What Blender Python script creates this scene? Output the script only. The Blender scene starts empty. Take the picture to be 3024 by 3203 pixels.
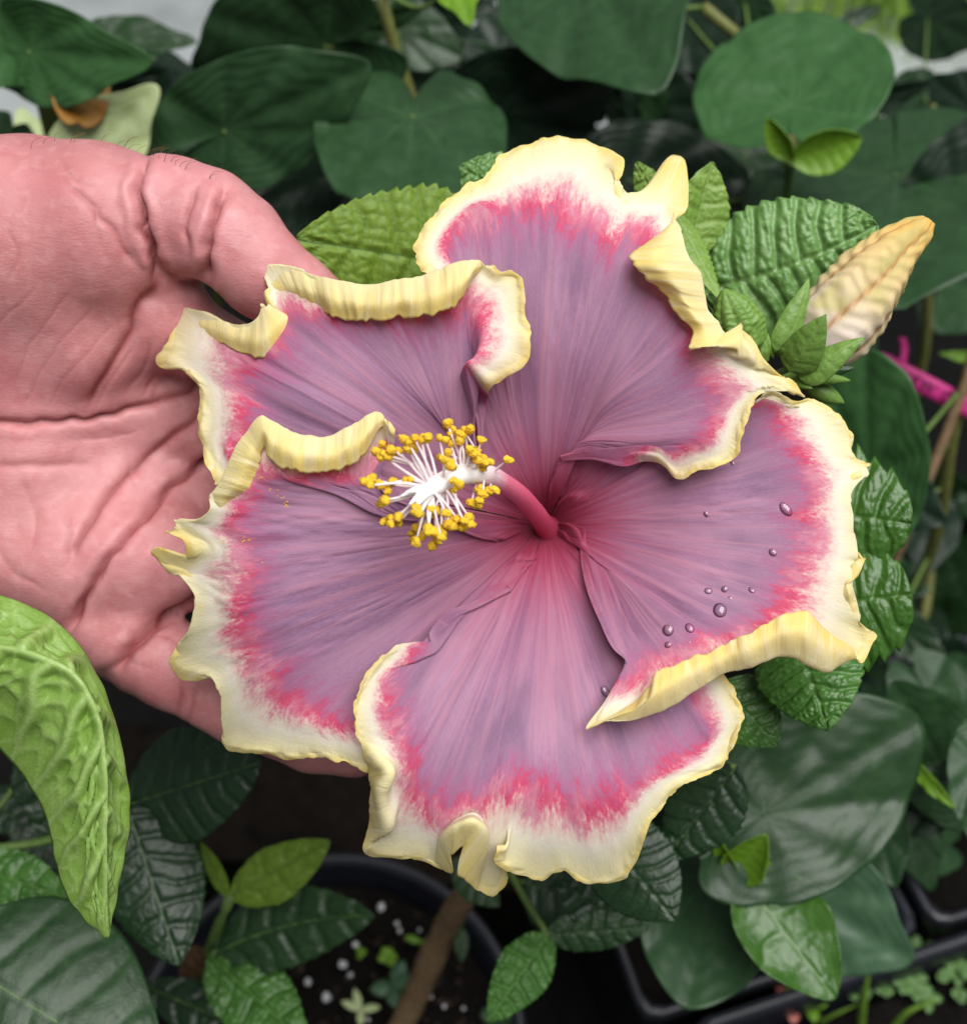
import bpy, math, random
import numpy as np
from mathutils import Vector

# ------------------------------------------------------------------ camera, world, lights
SC = bpy.context.scene
COL = SC.collection
F = 3396.0                      # focal length in photograph pixels (3024 x 3203)
CX, CY = 1512.0, 1601.5
PITCH = math.radians(50)
CAM = np.array([0.0, 0.0, 0.85])
FWD = np.array([0.0, math.cos(PITCH), -math.sin(PITCH)])
RGT = np.array([1.0, 0.0, 0.0])
UPV = np.array([0.0, math.sin(PITCH), math.cos(PITCH)])
D0 = 0.27                       # metres to the flower's face
MM = D0 / F * 1000              # mm per photograph pixel at D0

cam_d = bpy.data.cameras.new('camera')
cam_d.sensor_fit = 'HORIZONTAL'; cam_d.sensor_width = 36.0
cam_d.lens = 36.0 * F / 3024.0
cam_d.clip_start = 0.01; cam_d.clip_end = 100
cam_d.dof.use_dof = True
cam_d.dof.focus_distance = 0.264
cam_d.dof.aperture_fstop = 12.5
cam = bpy.data.objects.new('camera', cam_d); COL.objects.link(cam)
cam.location = CAM; cam.rotation_euler = (math.pi / 2 - PITCH, 0, 0)
SC.camera = cam

world = bpy.data.worlds.new('World'); SC.world = world; world.use_nodes = True
wbg = world.node_tree.nodes['Background']
wbg.inputs['Color'].default_value = (0.88, 0.95, 1.0, 1); wbg.inputs['Strength'].default_value = 0.20

def area(name, loc, target, size, power, col):
    l = bpy.data.lights.new(name, 'AREA'); l.shape = 'RECTANGLE'; l.size = size[0]; l.size_y = size[1]
    l.energy = power; l.color = col
    o = bpy.data.objects.new(name, l); COL.objects.link(o); o.location = loc
    o.rotation_euler = (Vector(target) - Vector(loc)).to_track_quat('-Z', 'Y').to_euler()
    return o
# the translucent greenhouse roof, bright over and behind the photographer
area('greenhouse_roof_light', (0.42, -0.08, 2.4), (0, 0.22, 0.62), (1.8, 1.4), 65, (1.0, 0.985, 0.96))

SC.view_settings.view_transform = 'Standard'; SC.view_settings.look = 'None'
SC.view_settings.exposure = 0.0; SC.view_settings.gamma = 1.0
SC.render.engine = 'CYCLES'
SC.cycles.use_denoising = True
SC.cycles.max_bounces = 8; SC.cycles.transmission_bounces = 6; SC.cycles.diffuse_bounces = 4

# ------------------------------------------------------------------ helpers
def W(x, y, d):
    x = np.asarray(x, float); y = np.asarray(y, float); d = np.asarray(d, float)
    a = (x - CX) / F * d; b = -(y - CY) / F * d
    return CAM + d[..., None] * FWD + a[..., None] * RGT + b[..., None] * UPV
def WZ(x, y, dz): return W(x, y, D0 - np.asarray(dz, float) / 1000.0)
def G(x, y, z):                 # where the ray through a pixel meets the level z
    v = FWD + (x - CX) / F * RGT - (y - CY) / F * UPV
    return CAM + v * ((z - CAM[2]) / v[2])
def unit(v):
    v = np.asarray(v, float); return v / (np.linalg.norm(v) + 1e-12)
def smooth(a, b, x):
    t = np.clip((x - a) / (b - a), 0, 1); return t * t * (3 - 2 * t)
def hsh(i, j=0, k=0):
    v = np.sin(np.asarray(i) * 127.1 + np.asarray(j) * 311.7 + k * 74.7) * 43758.5453
    return v - np.floor(v)
def n1(x, k=0):
    i = np.floor(x); f = x - i; f = f * f * (3 - 2 * f)
    return (hsh(i, 0, k) * (1 - f) + hsh(i + 1, 0, k) * f) * 2 - 1
def n2(x, y, k=0):
    i = np.floor(x); j = np.floor(y); f = x - i; g = y - j
    f = f * f * (3 - 2 * f); g = g * g * (3 - 2 * g)
    return ((hsh(i, j, k) * (1 - f) + hsh(i + 1, j, k) * f) * (1 - g) + (hsh(i, j + 1, k) * (1 - f) + hsh(i + 1, j + 1, k) * f) * g) * 2 - 1
def voro(x, y, k=0):
    i0 = np.floor(x); j0 = np.floor(y); f1 = np.full(x.shape, 9.); f2 = np.full(x.shape, 9.)
    for a in (-1, 0, 1):
        for b in (-1, 0, 1):
            px = i0 + a + .15 + .7 * hsh(i0 + a, j0 + b, k); py = j0 + b + .15 + .7 * hsh(i0 + a, j0 + b, k + 5)
            d = np.hypot(px - x, py - y)
            n = np.minimum(f1, d); f2 = np.minimum(f2, np.maximum(f1, d)); f1 = n
    return f1, f2
def hermite(tk, P, t):          # tk (n,), P (n,...), t (m,) -> (m,...)
    tk = np.asarray(tk, float); n = len(tk)
    dlt = (P[1:] - P[:-1]) / (tk[1:] - tk[:-1]).reshape((-1,) + (1,) * (P.ndim - 1))
    m = np.empty_like(P); m[0] = dlt[0]; m[-1] = dlt[-1]
    h = (tk[1:] - tk[:-1]).reshape((-1,) + (1,) * (P.ndim - 1))
    m[1:-1] = (dlt[:-1] * h[1:] + dlt[1:] * h[:-1]) / (h[1:] + h[:-1])
    i = np.clip(np.searchsorted(tk, t, side='right') - 1, 0, n - 2)
    hh = (tk[i + 1] - tk[i]); u = (t - tk[i]) / hh
    sh = (-1,) + (1,) * (P.ndim - 1); u = u.reshape(sh); hh = hh.reshape(sh)
    return (P[i] * (2 * u**3 - 3 * u**2 + 1) + m[i] * hh * (u**3 - 2 * u**2 + u) + P[i + 1] * (-2 * u**3 + 3 * u**2) + m[i + 1] * hh * (u**3 - u**2))

ORG = {}                        # world position of each object's own origin
def thing(name, label, cat, loc, group=None):
    o = bpy.data.objects.new(name, None); COL.objects.link(o)
    o.empty_display_size = 0.02; o.location = loc
    o['label'] = label; o['category'] = cat
    if group: o['group'] = group
    ORG[o] = np.asarray(loc, float); return o
def tag(o, label, cat, group=None):
    o['label'] = label; o['category'] = cat
    if group: o['group'] = group
    return o
def mk(name, V, faces, mat, parent=None, attrs=None, shade=True, origin=None, thick=None):
    V = np.asarray(V, float).reshape(-1, 3)
    if parent is not None: org = ORG[parent]
    else: org = np.asarray(origin, float) if origin is not None else V.mean(0)
    me = bpy.data.meshes.new(name)
    if isinstance(faces, np.ndarray):
        nf, k = faces.shape
        me.vertices.add(len(V)); me.vertices.foreach_set('co', (V - org).ravel())
        me.loops.add(nf * k); me.loops.foreach_set('vertex_index', faces.ravel().astype(np.int32))
        me.polygons.add(nf); me.polygons.foreach_set('loop_start', np.arange(0, nf * k, k, dtype=np.int32))
        me.update(calc_edges=True); me.validate()
    else:
        me.from_pydata((V - org).tolist(), [], faces); me.update()
    if shade: me.polygons.foreach_set('use_smooth', [True] * len(me.polygons))
    if attrs:
        for nm, a in attrs.items():
            a = np.asarray(a, np.float32)
            if a.ndim == 1 or a.shape[-1] == 1:
                at = me.attributes.new(nm, 'FLOAT', 'POINT'); at.data.foreach_set('value', a.ravel())
            else:
                at = me.attributes.new(nm, 'FLOAT_VECTOR', 'POINT'); at.data.foreach_set('vector', a.ravel())
    if mat: me.materials.append(mat)
    o = bpy.data.objects.new(name, me); COL.objects.link(o)
    if parent is not None: o.parent = parent
    else: o.location = org
    ORG[o] = org
    if thick:
        m = o.modifiers.new('thickness', 'SOLIDIFY'); m.thickness = thick; m.offset = -1
    return o
def gridfaces(nu, nv, closed=False):
    i = np.arange(nu - 1)[:, None]; j = np.arange(nv if closed else nv - 1)[None, :]
    a = i * nv + j; b = i * nv + (j + 1) % nv
    return np.stack([a, b, b + nv, a + nv], -1).reshape(-1, 4)
def tube(P, R, nseg=10, cap=True):
    P = np.asarray(P, float); n = len(P); R = np.broadcast_to(np.asarray(R, float), (n,))
    T = np.gradient(P, axis=0); T /= np.linalg.norm(T, axis=1)[:, None] + 1e-12
    ref = np.array([0.3, 0.2, 0.93]); V = []
    for i in range(n):
        a = unit(np.cross(T[i], ref)); b = np.cross(T[i], a)
        th = np.linspace(0, 2 * math.pi, nseg, endpoint=False)
        V.append(P[i] + R[i] * (np.cos(th)[:, None] * a + np.sin(th)[:, None] * b))
    V = np.concatenate(V); Fc = gridfaces(n, nseg, True).tolist()
    if cap:
        V = np.concatenate([V, P[:1], P[-1:]]); c0 = n * nseg; c1 = c0 + 1
        for j in range(nseg):
            Fc.append([c0, (j + 1) % nseg, j]); Fc.append([c1, (n - 1) * nseg + j, (n - 1) * nseg + (j + 1) % nseg])
    return V, Fc
def curve(P, n): 
    P = np.asarray(P, float)
    s = np.concatenate([[0], np.cumsum(np.linalg.norm(np.diff(P, axis=0), axis=1) + 1e-9)])
    return hermite(s, P, np.linspace(0, s[-1], n))

# ------------------------------------------------------------------ materials
def lin(r, g, b):
    f = lambda c: (c / 255 / 12.92) if c / 255 <= 0.04045 else ((c / 255 + 0.055) / 1.055) ** 2.4
    return (f(r), f(g), f(b), 1)
class NT:
    def __init__(s, name):
        s.m = bpy.data.materials.new(name); s.m.use_nodes = True; s.t = s.m.node_tree; s.n = s.t.nodes
        s.n.clear(); s.out = s.n.new('ShaderNodeOutputMaterial')
    def node(s, t, **kw):
        n = s.n.new(t)
        for k, v in kw.items(): setattr(n, k, v)
        return n
    def put(s, sock, v):
        if v is None: return
        if hasattr(v, 'is_output'): s.t.links.new(v, sock)
        else: sock.default_value = v
    def attr(s, name, vec=False):
        n = s.node('ShaderNodeAttribute', attribute_name=name); return n.outputs['Vector' if vec else 'Fac']
    def math(s, op, a, b=None, c=None, clamp=False):
        n = s.node('ShaderNodeMath', operation=op, use_clamp=clamp); s.put(n.inputs[0], a)
        if b is not None: s.put(n.inputs[1], b)
        if c is not None: s.put(n.inputs[2], c)
        return n.outputs[0]
    def vmul(s, v, m):
        n = s.node('ShaderNodeVectorMath', operation='MULTIPLY'); s.put(n.inputs[0], v); n.inputs[1].default_value = m; return n.outputs[0]
    def noise(s, v=None, scale=1, detail=3, rough=.5, dist=0):
        n = s.node('ShaderNodeTexNoise'); s.put(n.inputs['Vector'], v); n.inputs['Scale'].default_value = scale
        n.inputs['Detail'].default_value = detail; n.inputs['Roughness'].default_value = rough; n.inputs['Distortion'].default_value = dist
        return n.outputs['Fac']
    def ramp(s, f, stops, interp='LINEAR'):
        n = s.node('ShaderNodeValToRGB'); e = n.color_ramp.elements; n.color_ramp.interpolation = interp
        while len(e) < len(stops): e.new(0.5)
        for el, (p, c) in zip(e, stops):
            el.position = p; el.color = c if len(c) == 4 else (*c, 1)
        s.put(n.inputs[0], f); return n.outputs['Color']
    def rampf(s, f, stops): return s.ramp(f, [(p, (v, v, v, 1)) for p, v in stops])
    def mix(s, f, a, b, mode='MIX'):
        n = s.node('ShaderNodeMix', data_type='RGBA', blend_type=mode); s.put(n.inputs[0], f); s.put(n.inputs[6], a); s.put(n.inputs[7], b)
        return n.outputs[2]
    def coord(s, which='Object'): return s.node('ShaderNodeTexCoord').outputs[which]
    def bump(s, h, strength=.3, dist=.001, prev=None):
        n = s.node('ShaderNodeBump'); s.put(n.inputs['Height'], h); n.inputs['Strength'].default_value = strength; n.inputs['Distance'].default_value = dist
        if prev is not None: s.put(n.inputs['Normal'], prev)
        return n.outputs[0]
    def finish(s, color, rough=.5, spec=.5, normal=None, trans=0, tcol=None, sss=0, sssr=None, coat=0, sheen=0):
        p = s.node('ShaderNodeBsdfPrincipled'); s.put(p.inputs['Base Color'], color); s.put(p.inputs['Roughness'], rough)
        s.put(p.inputs['Specular IOR Level'], spec); s.put(p.inputs['Normal'], normal); s.put(p.inputs['Coat Weight'], coat)
        s.put(p.inputs['Sheen Weight'], sheen)
        if sss:
            p.inputs['Subsurface Weight'].default_value = sss; p.inputs['Subsurface Radius'].default_value = sssr or (1, .4, .25)
            p.inputs['Subsurface Scale'].default_value = .004
        o = p.outputs[0]
        if trans:
            t = s.node('ShaderNodeBsdfTranslucent'); s.put(t.inputs['Color'], tcol if tcol is not None else color); s.put(t.inputs['Normal'], normal)
            x = s.node('ShaderNodeMixShader'); x.inputs[0].default_value = trans
            s.t.links.new(o, x.inputs[1]); s.t.links.new(t.outputs[0], x.inputs[2]); o = x.outputs[0]
        s.t.links.new(o, s.out.inputs[0]); return s.m

def petal_material():
    k = NT('petal'); tc = k.attr('tc'); rad = k.attr('rad'); ps = k.attr('ps', True)
    pk = k.attr('pk', True)
    a = k.noise(k.vmul(ps, (.36, .10, 1)), 1, 4, .62); b = k.noise(k.vmul(ps, (1.25, .70, 1)), 1, 5, .75)
    c = k.noise(k.vmul(ps, (.085, .05, 1)), 1, 2, .5)
    amp = k.rampf(tc, [(.76, 1), (.87, .12)])
    nz = k.math('ADD', k.math('MULTIPLY', k.math('SUBTRACT', a, .5), .15), k.math('MULTIPLY', k.math('SUBTRACT', b, .5), .21))
    nz = k.math('ADD', nz, k.math('MULTIPLY', k.math('SUBTRACT', c, .5), .17))
    t = k.math('ADD', tc, k.math('MULTIPLY', nz, amp))
    mauve = lin(184, 140, 176); mauve2 = lin(164, 120, 158)
    col = k.ramp(t, [(0, mauve), (.60, mauve), (.676, lin(196, 116, 158)), (.712, lin(224, 82, 122)), (.736, lin(232, 120, 150)),
                     (.782, lin(245, 212, 206)), (.825, lin(250, 243, 228)), (.90, lin(249, 240, 194)), (.985, lin(248, 228, 140))])
    mot = k.noise(k.vmul(ps, (1.7, 1.1, 1)), 1, 6, .8)
    inner = k.rampf(t, [(.56, 1), (.68, 0)])
    col = k.mix(k.math('MULTIPLY', inner, k.rampf(mot, [(.42, 0), (.62, .85)])), col, mauve2)
    ray = k.noise(k.vmul(ps, (.10, .012, 6)), 1, 3, .55)
    col = k.mix(k.math('MULTIPLY', inner, k.rampf(ray, [(.36, 0), (.64, .85)])), col, lin(208, 160, 188))
    smk = k.noise(k.vmul(ps, (.07, .05, 9)), 1, 3, .5)
    col = k.mix(k.math('MULTIPLY', inner, k.rampf(smk, [(.46, 0), (.68, .65)])), col, lin(138, 106, 140))
    fade = k.noise(k.vmul(ps, (.16, .10, 2)), 1, 3, .6)                     # the red ring is patchy
    ring = k.math('MULTIPLY', k.rampf(t, [(.66, 0), (.71, 1), (.745, 1), (.79, 0)]), k.rampf(fade, [(.43, 0), (.63, .85)]))
    col = k.mix(ring, col, lin(226, 162, 184))
    v = k.noise(k.vmul(ps, (.17, .005, 1)), 1, 3, .55)
    vein = k.rampf(k.math('ABSOLUTE', k.math('SUBTRACT', v, .5)), [(0, 1), (.020, .6), (.055, 0)])
    col = k.mix(k.math('MULTIPLY', k.math('MULTIPLY', vein, inner), .55), col, lin(216, 154, 178))
    v2 = k.noise(k.vmul(ps, (.8, .03, 3)), 1, 3, .6)
    vein2 = k.rampf(k.math('ABSOLUTE', k.math('SUBTRACT', v2, .5)), [(0, 1), (.03, 0)])
    col = k.mix(k.math('MULTIPLY', k.math('MULTIPLY', vein2, inner), .10), col, lin(150, 96, 132))
    rr = k.math('ADD', rad, k.math('MULTIPLY', k.math('SUBTRACT', a, .5), 26))
    col = k.mix(k.rampf(k.math('DIVIDE', rr, 60), [(.08, .95), (.26, .64), (.44, .24), (.80, 0)]), col, lin(188, 66, 102))
    deep = k.rampf(k.math('DIVIDE', rr, 60), [(.10, .6), (.24, 0)])
    col = k.mix(deep, col, lin(166, 42, 76))
    # pale stretch lines across the rolled rim
    e = k.noise(k.vmul(pk, (.20, .03, 7)), 1, 1, .5)
    el = k.rampf(k.math('ABSOLUTE', k.math('SUBTRACT', e, .5)), [(0, 1), (.010, .6), (.026, 0)])
    col = k.mix(k.math('MULTIPLY', k.math('MULTIPLY', el, k.rampf(tc, [(.86, 0), (.93, 1)])), .40), col, lin(253, 248, 236))
    rimn = k.noise(k.vmul(pk, (.35, .30, 4)), 1, 4, .6)
    col = k.mix(k.math('MULTIPLY', k.rampf(tc, [(.84, 0), (.92, 1)]), k.rampf(rimn, [(.45, 0), (.72, .7)])), col, lin(249, 238, 200))
    h = k.math('ADD', k.math('MULTIPLY', k.noise(k.vmul(ps, (2.6, 1.4, 1)), 1, 5, .75), 1), k.math('MULTIPLY', k.noise(k.vmul(ps, (.6, .12, 2)), 1, 3, .6), .6))
    cr = k.noise(k.vmul(pk, (1.1, .16, 5)), 1, 4, .6)
    h = k.math('ADD', h, k.math('MULTIPLY', k.math('MULTIPLY', cr, k.rampf(tc, [(.84, 0), (.92, 1)])), 1.6))
    nrm = k.bump(h, .36, .0006)
    return k.finish(col, .55, .28, nrm, trans=.38, sheen=.08)

def leaf_material(name, base, light, vein, rough=.42, spec=.5, trans=.15, bumpy=1.0, cover=.5):
    k = NT(name); vn = k.attr('vn'); lp = k.attr('lp', True)
    n = k.noise(k.vmul(lp, (.12, .12, 1)), 1, 4, .6); f = k.noise(k.vmul(lp, (1.1, 1.1, 1)), 1, 3, .6)
    col = k.mix(k.rampf(n, [(.32, 0), (.70, 1)]), base, light)
    col = k.mix(k.math('MULTIPLY', k.rampf(f, [(.4, 0), (.75, .5)]), 1), col, tuple(c * .72 for c in base[:3]) + (1,))
    col = k.mix(k.math('MULTIPLY', k.math('POWER', vn, 1.6), cover), col, vein)
    nrm = k.bump(k.math('ADD', f, k.math('MULTIPLY', n, 2)), .25 * bumpy, .0006)
    r = k.math('ADD', rough - .08, k.math('MULTIPLY', n, .16))
    return k.finish(col, r, spec, nrm, trans=trans)

def simple(name, col, rough=.5, spec=.5, scale=300, var=.35, bump=.2, bdist=.0006, trans=0, sss=0):
    k = NT(name); c = k.coord('Object'); n = k.noise(c, scale, 5, .62); n2_ = k.noise(c, scale * .17, 3, .5)
    dark = tuple(x * (1 - var) for x in col[:3]) + (1,); lite = tuple(min(1, x * (1 + var * .6)) for x in col[:3]) + (1,)
    cc = k.mix(k.rampf(k.math('ADD', k.math('MULTIPLY', n, .6), k.math('MULTIPLY', n2_, .4)), [(.32, 0), (.68, 1)]), dark, lite)
    return k.finish(cc, rough, spec, k.bump(n, bump, bdist), trans=trans, sss=sss)

M = {}
M['petal'] = petal_material()
M['leaf_bright'] = leaf_material('leaf_bright', lin(112, 150, 54), lin(142, 174, 84), lin(160, 190, 112), .42, .45, .26, cover=.35)
M['leaf_under'] = leaf_material('leaf_under', lin(120, 150, 44), lin(132, 164, 66), lin(52, 92, 30), .5, .4, .34, cover=.75)
M['leaf_curl'] = leaf_material('leaf_curl', lin(126, 164, 66), lin(154, 186, 98), lin(186, 212, 138), .38, .5, .24, cover=.6)
M['leaf_fresh'] = leaf_material('leaf_fresh', lin(58, 102, 36), lin(82, 130, 56), lin(112, 152, 86), .32, .5, .16, cover=.3)
M['leaf_gloss'] = leaf_material('leaf_gloss', lin(52, 92, 26), lin(66, 108, 40), lin(104, 144, 70), .30, .5, .14, cover=.3)
M['sepal'] = leaf_material('sepal', lin(102, 140, 56), lin(128, 164, 80), lin(150, 184, 106), .45, .45, .15, cover=.3)
M['leaf_mid'] = leaf_material('leaf_mid', lin(84, 126, 56), lin(120, 160, 92), lin(140, 176, 112), .36, .5, .14, cover=.35)
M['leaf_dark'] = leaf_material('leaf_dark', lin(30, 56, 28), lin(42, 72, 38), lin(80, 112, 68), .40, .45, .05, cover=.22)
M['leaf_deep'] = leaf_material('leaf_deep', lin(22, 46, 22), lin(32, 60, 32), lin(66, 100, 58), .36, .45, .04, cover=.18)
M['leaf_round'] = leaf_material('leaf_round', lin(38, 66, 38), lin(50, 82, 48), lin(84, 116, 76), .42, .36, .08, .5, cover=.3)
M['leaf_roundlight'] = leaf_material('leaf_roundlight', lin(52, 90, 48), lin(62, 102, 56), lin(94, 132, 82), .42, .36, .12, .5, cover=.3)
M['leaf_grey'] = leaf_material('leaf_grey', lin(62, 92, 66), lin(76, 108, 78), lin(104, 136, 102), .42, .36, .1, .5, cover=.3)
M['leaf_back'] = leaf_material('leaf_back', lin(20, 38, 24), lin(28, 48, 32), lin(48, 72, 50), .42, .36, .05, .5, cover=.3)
M['leaf_lime'] = leaf_material('leaf_lime', lin(106, 150, 34), lin(128, 172, 50), lin(150, 186, 80), .4, .45, .3, cover=.3)
M['leaf_pale'] = leaf_material('leaf_pale', lin(198, 214, 150), lin(214, 226, 178), lin(190, 206, 140), .5, .4, .3, .5, cover=.2)
M['leaf_orange'] = leaf_material('leaf_orange', lin(150, 100, 22), lin(168, 118, 32), lin(140, 92, 24), .5, .4, .25, cover=.3)
M['leaf_brown'] = leaf_material('leaf_brown', lin(84, 60, 36), lin(100, 74, 46), lin(70, 50, 30), .6, .3, .1, cover=.3)
M['stem_green'] = simple('stem_green', lin(96, 122, 60), .5, .4, 400, .3)
M['stem_olive'] = simple('stem_olive', lin(112, 116, 60), .55, .4, 300, .35)
M['stem_dark'] = simple('stem_dark', lin(58, 46, 34), .6, .3, 300, .35)
M['bark'] = simple('bark', lin(128, 104, 76), .75, .3, 260, .5, .8, .0012)
M['soil'] = simple('soil', (.010, .008, .007, 1), .92, .12, 420, .8, 1.0, .004)
M['plastic'] = simple('plastic', (.016, .017, .024, 1), .38, .5, 160, .3, .1)
M['ground'] = simple('ground', (.0045, .0042, .004, 1), .85, .25, 60, .7, .8, .004)
M['floor'] = simple('pale_floor', (.70, .74, .74, 1), .6, .4, 14, .28, .2)
M['wood'] = simple('wood', (.010, .007, .005, 1), .85, .12, 60, .9, 1.0, .004)
M['perlite'] = simple('perlite', (.60, .60, .62, 1), .8, .3, 900, .15, .4)
M['anther'] = simple('anther', lin(250, 192, 58), .85, .12, 2600, .35, .5, .0004, sss=.1)
M['filament'] = simple('filament', lin(250, 234, 238), .5, .4, 600, .08, .05, trans=.15)
M['pinktape'] = simple('pink_tape', lin(196, 44, 128), .5, .4, 120, .12)
M['crumb'] = simple('crumb', (.040, .026, .018, 1), .9, .2, 500, .8, .5, .001)
M['ink'] = simple('ink', lin(58, 22, 52), .7, .2, 200, .1)
M['grass'] = simple('grass', lin(120, 160, 60), .5, .4, 80, .4, .1, trans=.2)
M['grassbright'] = simple('grass_bright', lin(170, 206, 96), .5, .4, 80, .4, .1, trans=.2)  # lighter copy of grass, sunlight put into the blade colour
M['weed'] = simple('weed', lin(92, 128, 70), .5, .4, 200, .35, .1)
M['weedred'] = simple('weed_red', lin(176, 104, 92), .5, .4, 200, .3, .1)
M['hairs'] = simple('hairs', lin(120, 92, 52), .5, .4, 200, .3, .1)

def skin_material():
    k = NT('skin'); hp = k.attr('hp', True); cr = k.attr('cr')
    n = k.noise(k.vmul(hp, (.035, .035, .035)), 1, 4, .55); b = k.noise(k.vmul(hp, (.16, .16, .16)), 1, 4, .6)
    col = k.mix(k.rampf(n, [(.35, 0), (.68, 1)]), lin(190, 120, 124), lin(206, 144, 146))
    col = k.mix(k.math('MULTIPLY', k.rampf(b, [(.5, 0), (.74, 1)]), .55), col, lin(184, 98, 102))
    br = k.noise(k.vmul(hp, (.022, .022, .022)), 1, 3, .5)
    col = k.mix(k.rampf(br, [(.42, 0), (.66, .55)]), col, lin(164, 102, 98))
    bl = k.noise(k.vmul(hp, (.30, .30, .30)), 1, 3, .5)
    col = k.mix(k.rampf(bl, [(.52, 0), (.72, .26)]), col, lin(218, 166, 166))
    col = k.mix(k.math('MULTIPLY', cr, .85), col, lin(128, 50, 48))  # shade of the creases put into the skin colour
    # friction ridges and fine lines
    w = k.node('ShaderNodeTexWave', wave_type='BANDS', bands_direction='DIAGONAL'); k.put(w.inputs['Vector'], k.vmul(hp, (1, 1, 0)))
    w.inputs['Scale'].default_value = .62; w.inputs['Distortion'].default_value = 26; w.inputs['Detail'].default_value = 1.2; w.inputs['Detail Scale'].default_value = .035
    l = k.noise(k.vmul(hp, (.55, 1.5, 1)), 1, 4, .7)
    h = k.math('ADD', k.math('MULTIPLY', w.outputs['Fac'], .05), k.math('MULTIPLY', l, 1.0))
    nrm = k.bump(h, .40, .00045)
    return k.finish(col, .46, .42, nrm, sss=.13, sssr=(1, .4, .3))
M['skin'] = skin_material()

def column_material():
    k = NT('staminal_column'); t = k.attr('tc'); ps = k.attr('ps', True)
    n = k.noise(k.vmul(ps, (8, 1.5, 1)), 1, 3, .6)
    tt = k.math('ADD', t, k.math('MULTIPLY', k.math('SUBTRACT', n, .5), .10))
    col = k.ramp(tt, [(0, lin(184, 66, 98)), (.38, lin(208, 84, 116)), (.58, lin(222, 116, 142)), (.66, lin(240, 206, 214)), (.74, lin(250, 244, 240)), (1, lin(252, 250, 250))])
    return k.finish(col, .5, .35, k.bump(n, .2, .0005), sss=.2, sssr=(1, .5, .5))
M['column'] = column_material()
def bud_material():
    k = NT('bud'); t = k.attr('tc'); ps = k.attr('ps', True)
    n = k.noise(k.vmul(ps, (.6, .25, 1)), 1, 4, .65); n3 = k.noise(k.vmul(ps, (.12, .1, 1)), 1, 2, .5)
    col = k.ramp(t, [(0, lin(204, 184, 184)), (.25, lin(220, 204, 188)), (.5, lin(222, 198, 152)), (.82, lin(220, 188, 116)), (1, lin(222, 170, 72))])
    col = k.mix(k.rampf(n3, [(.42, 0), (.62, .8)]), col, lin(188, 176, 112))
    col = k.mix(k.math('MULTIPLY', k.attr('vn'), .8), col, lin(178, 108, 56))
    return k.finish(col, .6, .3, k.bump(n, .35, .0006), trans=.1)
M['bud'] = bud_material()
def water_material():
    k = NT('water'); t = k.node('ShaderNodeBsdfTransparent'); t.inputs[0].default_value = (.97, .97, .98, 1)
    g = k.node('ShaderNodeBsdfGlossy'); g.inputs['Roughness'].default_value = .04; g.inputs['Color'].default_value = (1, 1, 1, 1)
    f = k.node('ShaderNodeFresnel'); f.inputs['IOR'].default_value = 1.6; x = k.node('ShaderNodeMixShader')
    k.t.links.new(f.outputs[0], x.inputs[0]); k.t.links.new(t.outputs[0], x.inputs[1]); k.t.links.new(g.outputs[0], x.inputs[2]); k.t.links.new(x.outputs[0], k.out.inputs[0]); return k.m
M['water'] = water_material()

# ------------------------------------------------------------------ setting
def sheet(name, x0, x1, y0, y1, z, mat, nx=40, ny=40, amp=0.0):
    X, Y = np.meshgrid(np.linspace(x0, x1, nx), np.linspace(y0, y1, ny), indexing='ij')
    Z = z + amp * n2(X * 22, Y * 22, 3) + amp * .5 * n2(X * 60, Y * 60, 4)
    o = mk(name, np.stack([X, Y, Z], -1).reshape(-1, 3), gridfaces(nx, ny), mat, origin=(0, 0, z)); o['kind'] = 'structure'; return o
sheet('ground', -8, 8, -4, 12, 0.0, M['ground'], 120, 120, .006)
sheet('path', -8, 8, 1.42, 6.0, 0.016, M['floor'], 60, 30, .002)

# ------------------------------------------------------------------ pots
SOILZ, RIMZ = 0.225, 0.245
def ring(c, r, z, n=72):
    th = np.linspace(0, 2 * math.pi, n, endpoint=False)
    return np.stack([c[0] + r * np.cos(th), c[1] + r * np.sin(th), np.full(n, z)], -1)
def round_pot(c, R, label):
    t = thing('round_pot', label, 'plant pot', (c[0], c[1], 0))
    prof = [(.80 * R, 0.0), (.97 * R, RIMZ - .03), (.985 * R, RIMZ - .028), (1.02 * R, RIMZ - .026), (1.03 * R, RIMZ - .004), (1.015 * R, RIMZ),
            (.975 * R, RIMZ), (.955 * R, RIMZ - .006), (.945 * R, RIMZ - .022), (.90 * R, RIMZ - .03), (.88 * R, SOILZ - .03), (.72 * R, .006)]
    V = np.concatenate([ring(c, r, z) for r, z in prof])
    mk('wall', V, gridfaces(len(prof), 72, True), M['plastic'], t)
    nr = 26; V = []
    for i in range(nr):
        q = ring(c, .90 * R * i / (nr - 1) + 1e-4, SOILZ)
        q[:, 2] += .004 * n2(q[:, 0] * 90, q[:, 1] * 90, 7) + .003 * n2(q[:, 0] * 260, q[:, 1] * 260, 8); V.append(q)
    mk('soil', np.concatenate(V), gridfaces(nr, 72, True), M['soil'], t)
    return t
c_top = G(1110, 2668, RIMZ); c_l = G(466, 3041, RIMZ); c_r = G(1545, 2930, RIMZ)
def circ(a, b, c):
    A = np.array([[2 * (b[0] - a[0]), 2 * (b[1] - a[1])], [2 * (c[0] - a[0]), 2 * (c[1] - a[1])]])
    rhs = np.array([b[0]**2 + b[1]**2 - a[0]**2 - a[1]**2, c[0]**2 + c[1]**2 - a[0]**2 - a[1]**2])
    o = np.linalg.solve(A, rhs); return o, math.hypot(a[0] - o[0], a[1] - o[1])
POTC, POTR = circ(c_top, c_l, c_r); POTR /= 1.02
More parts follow.
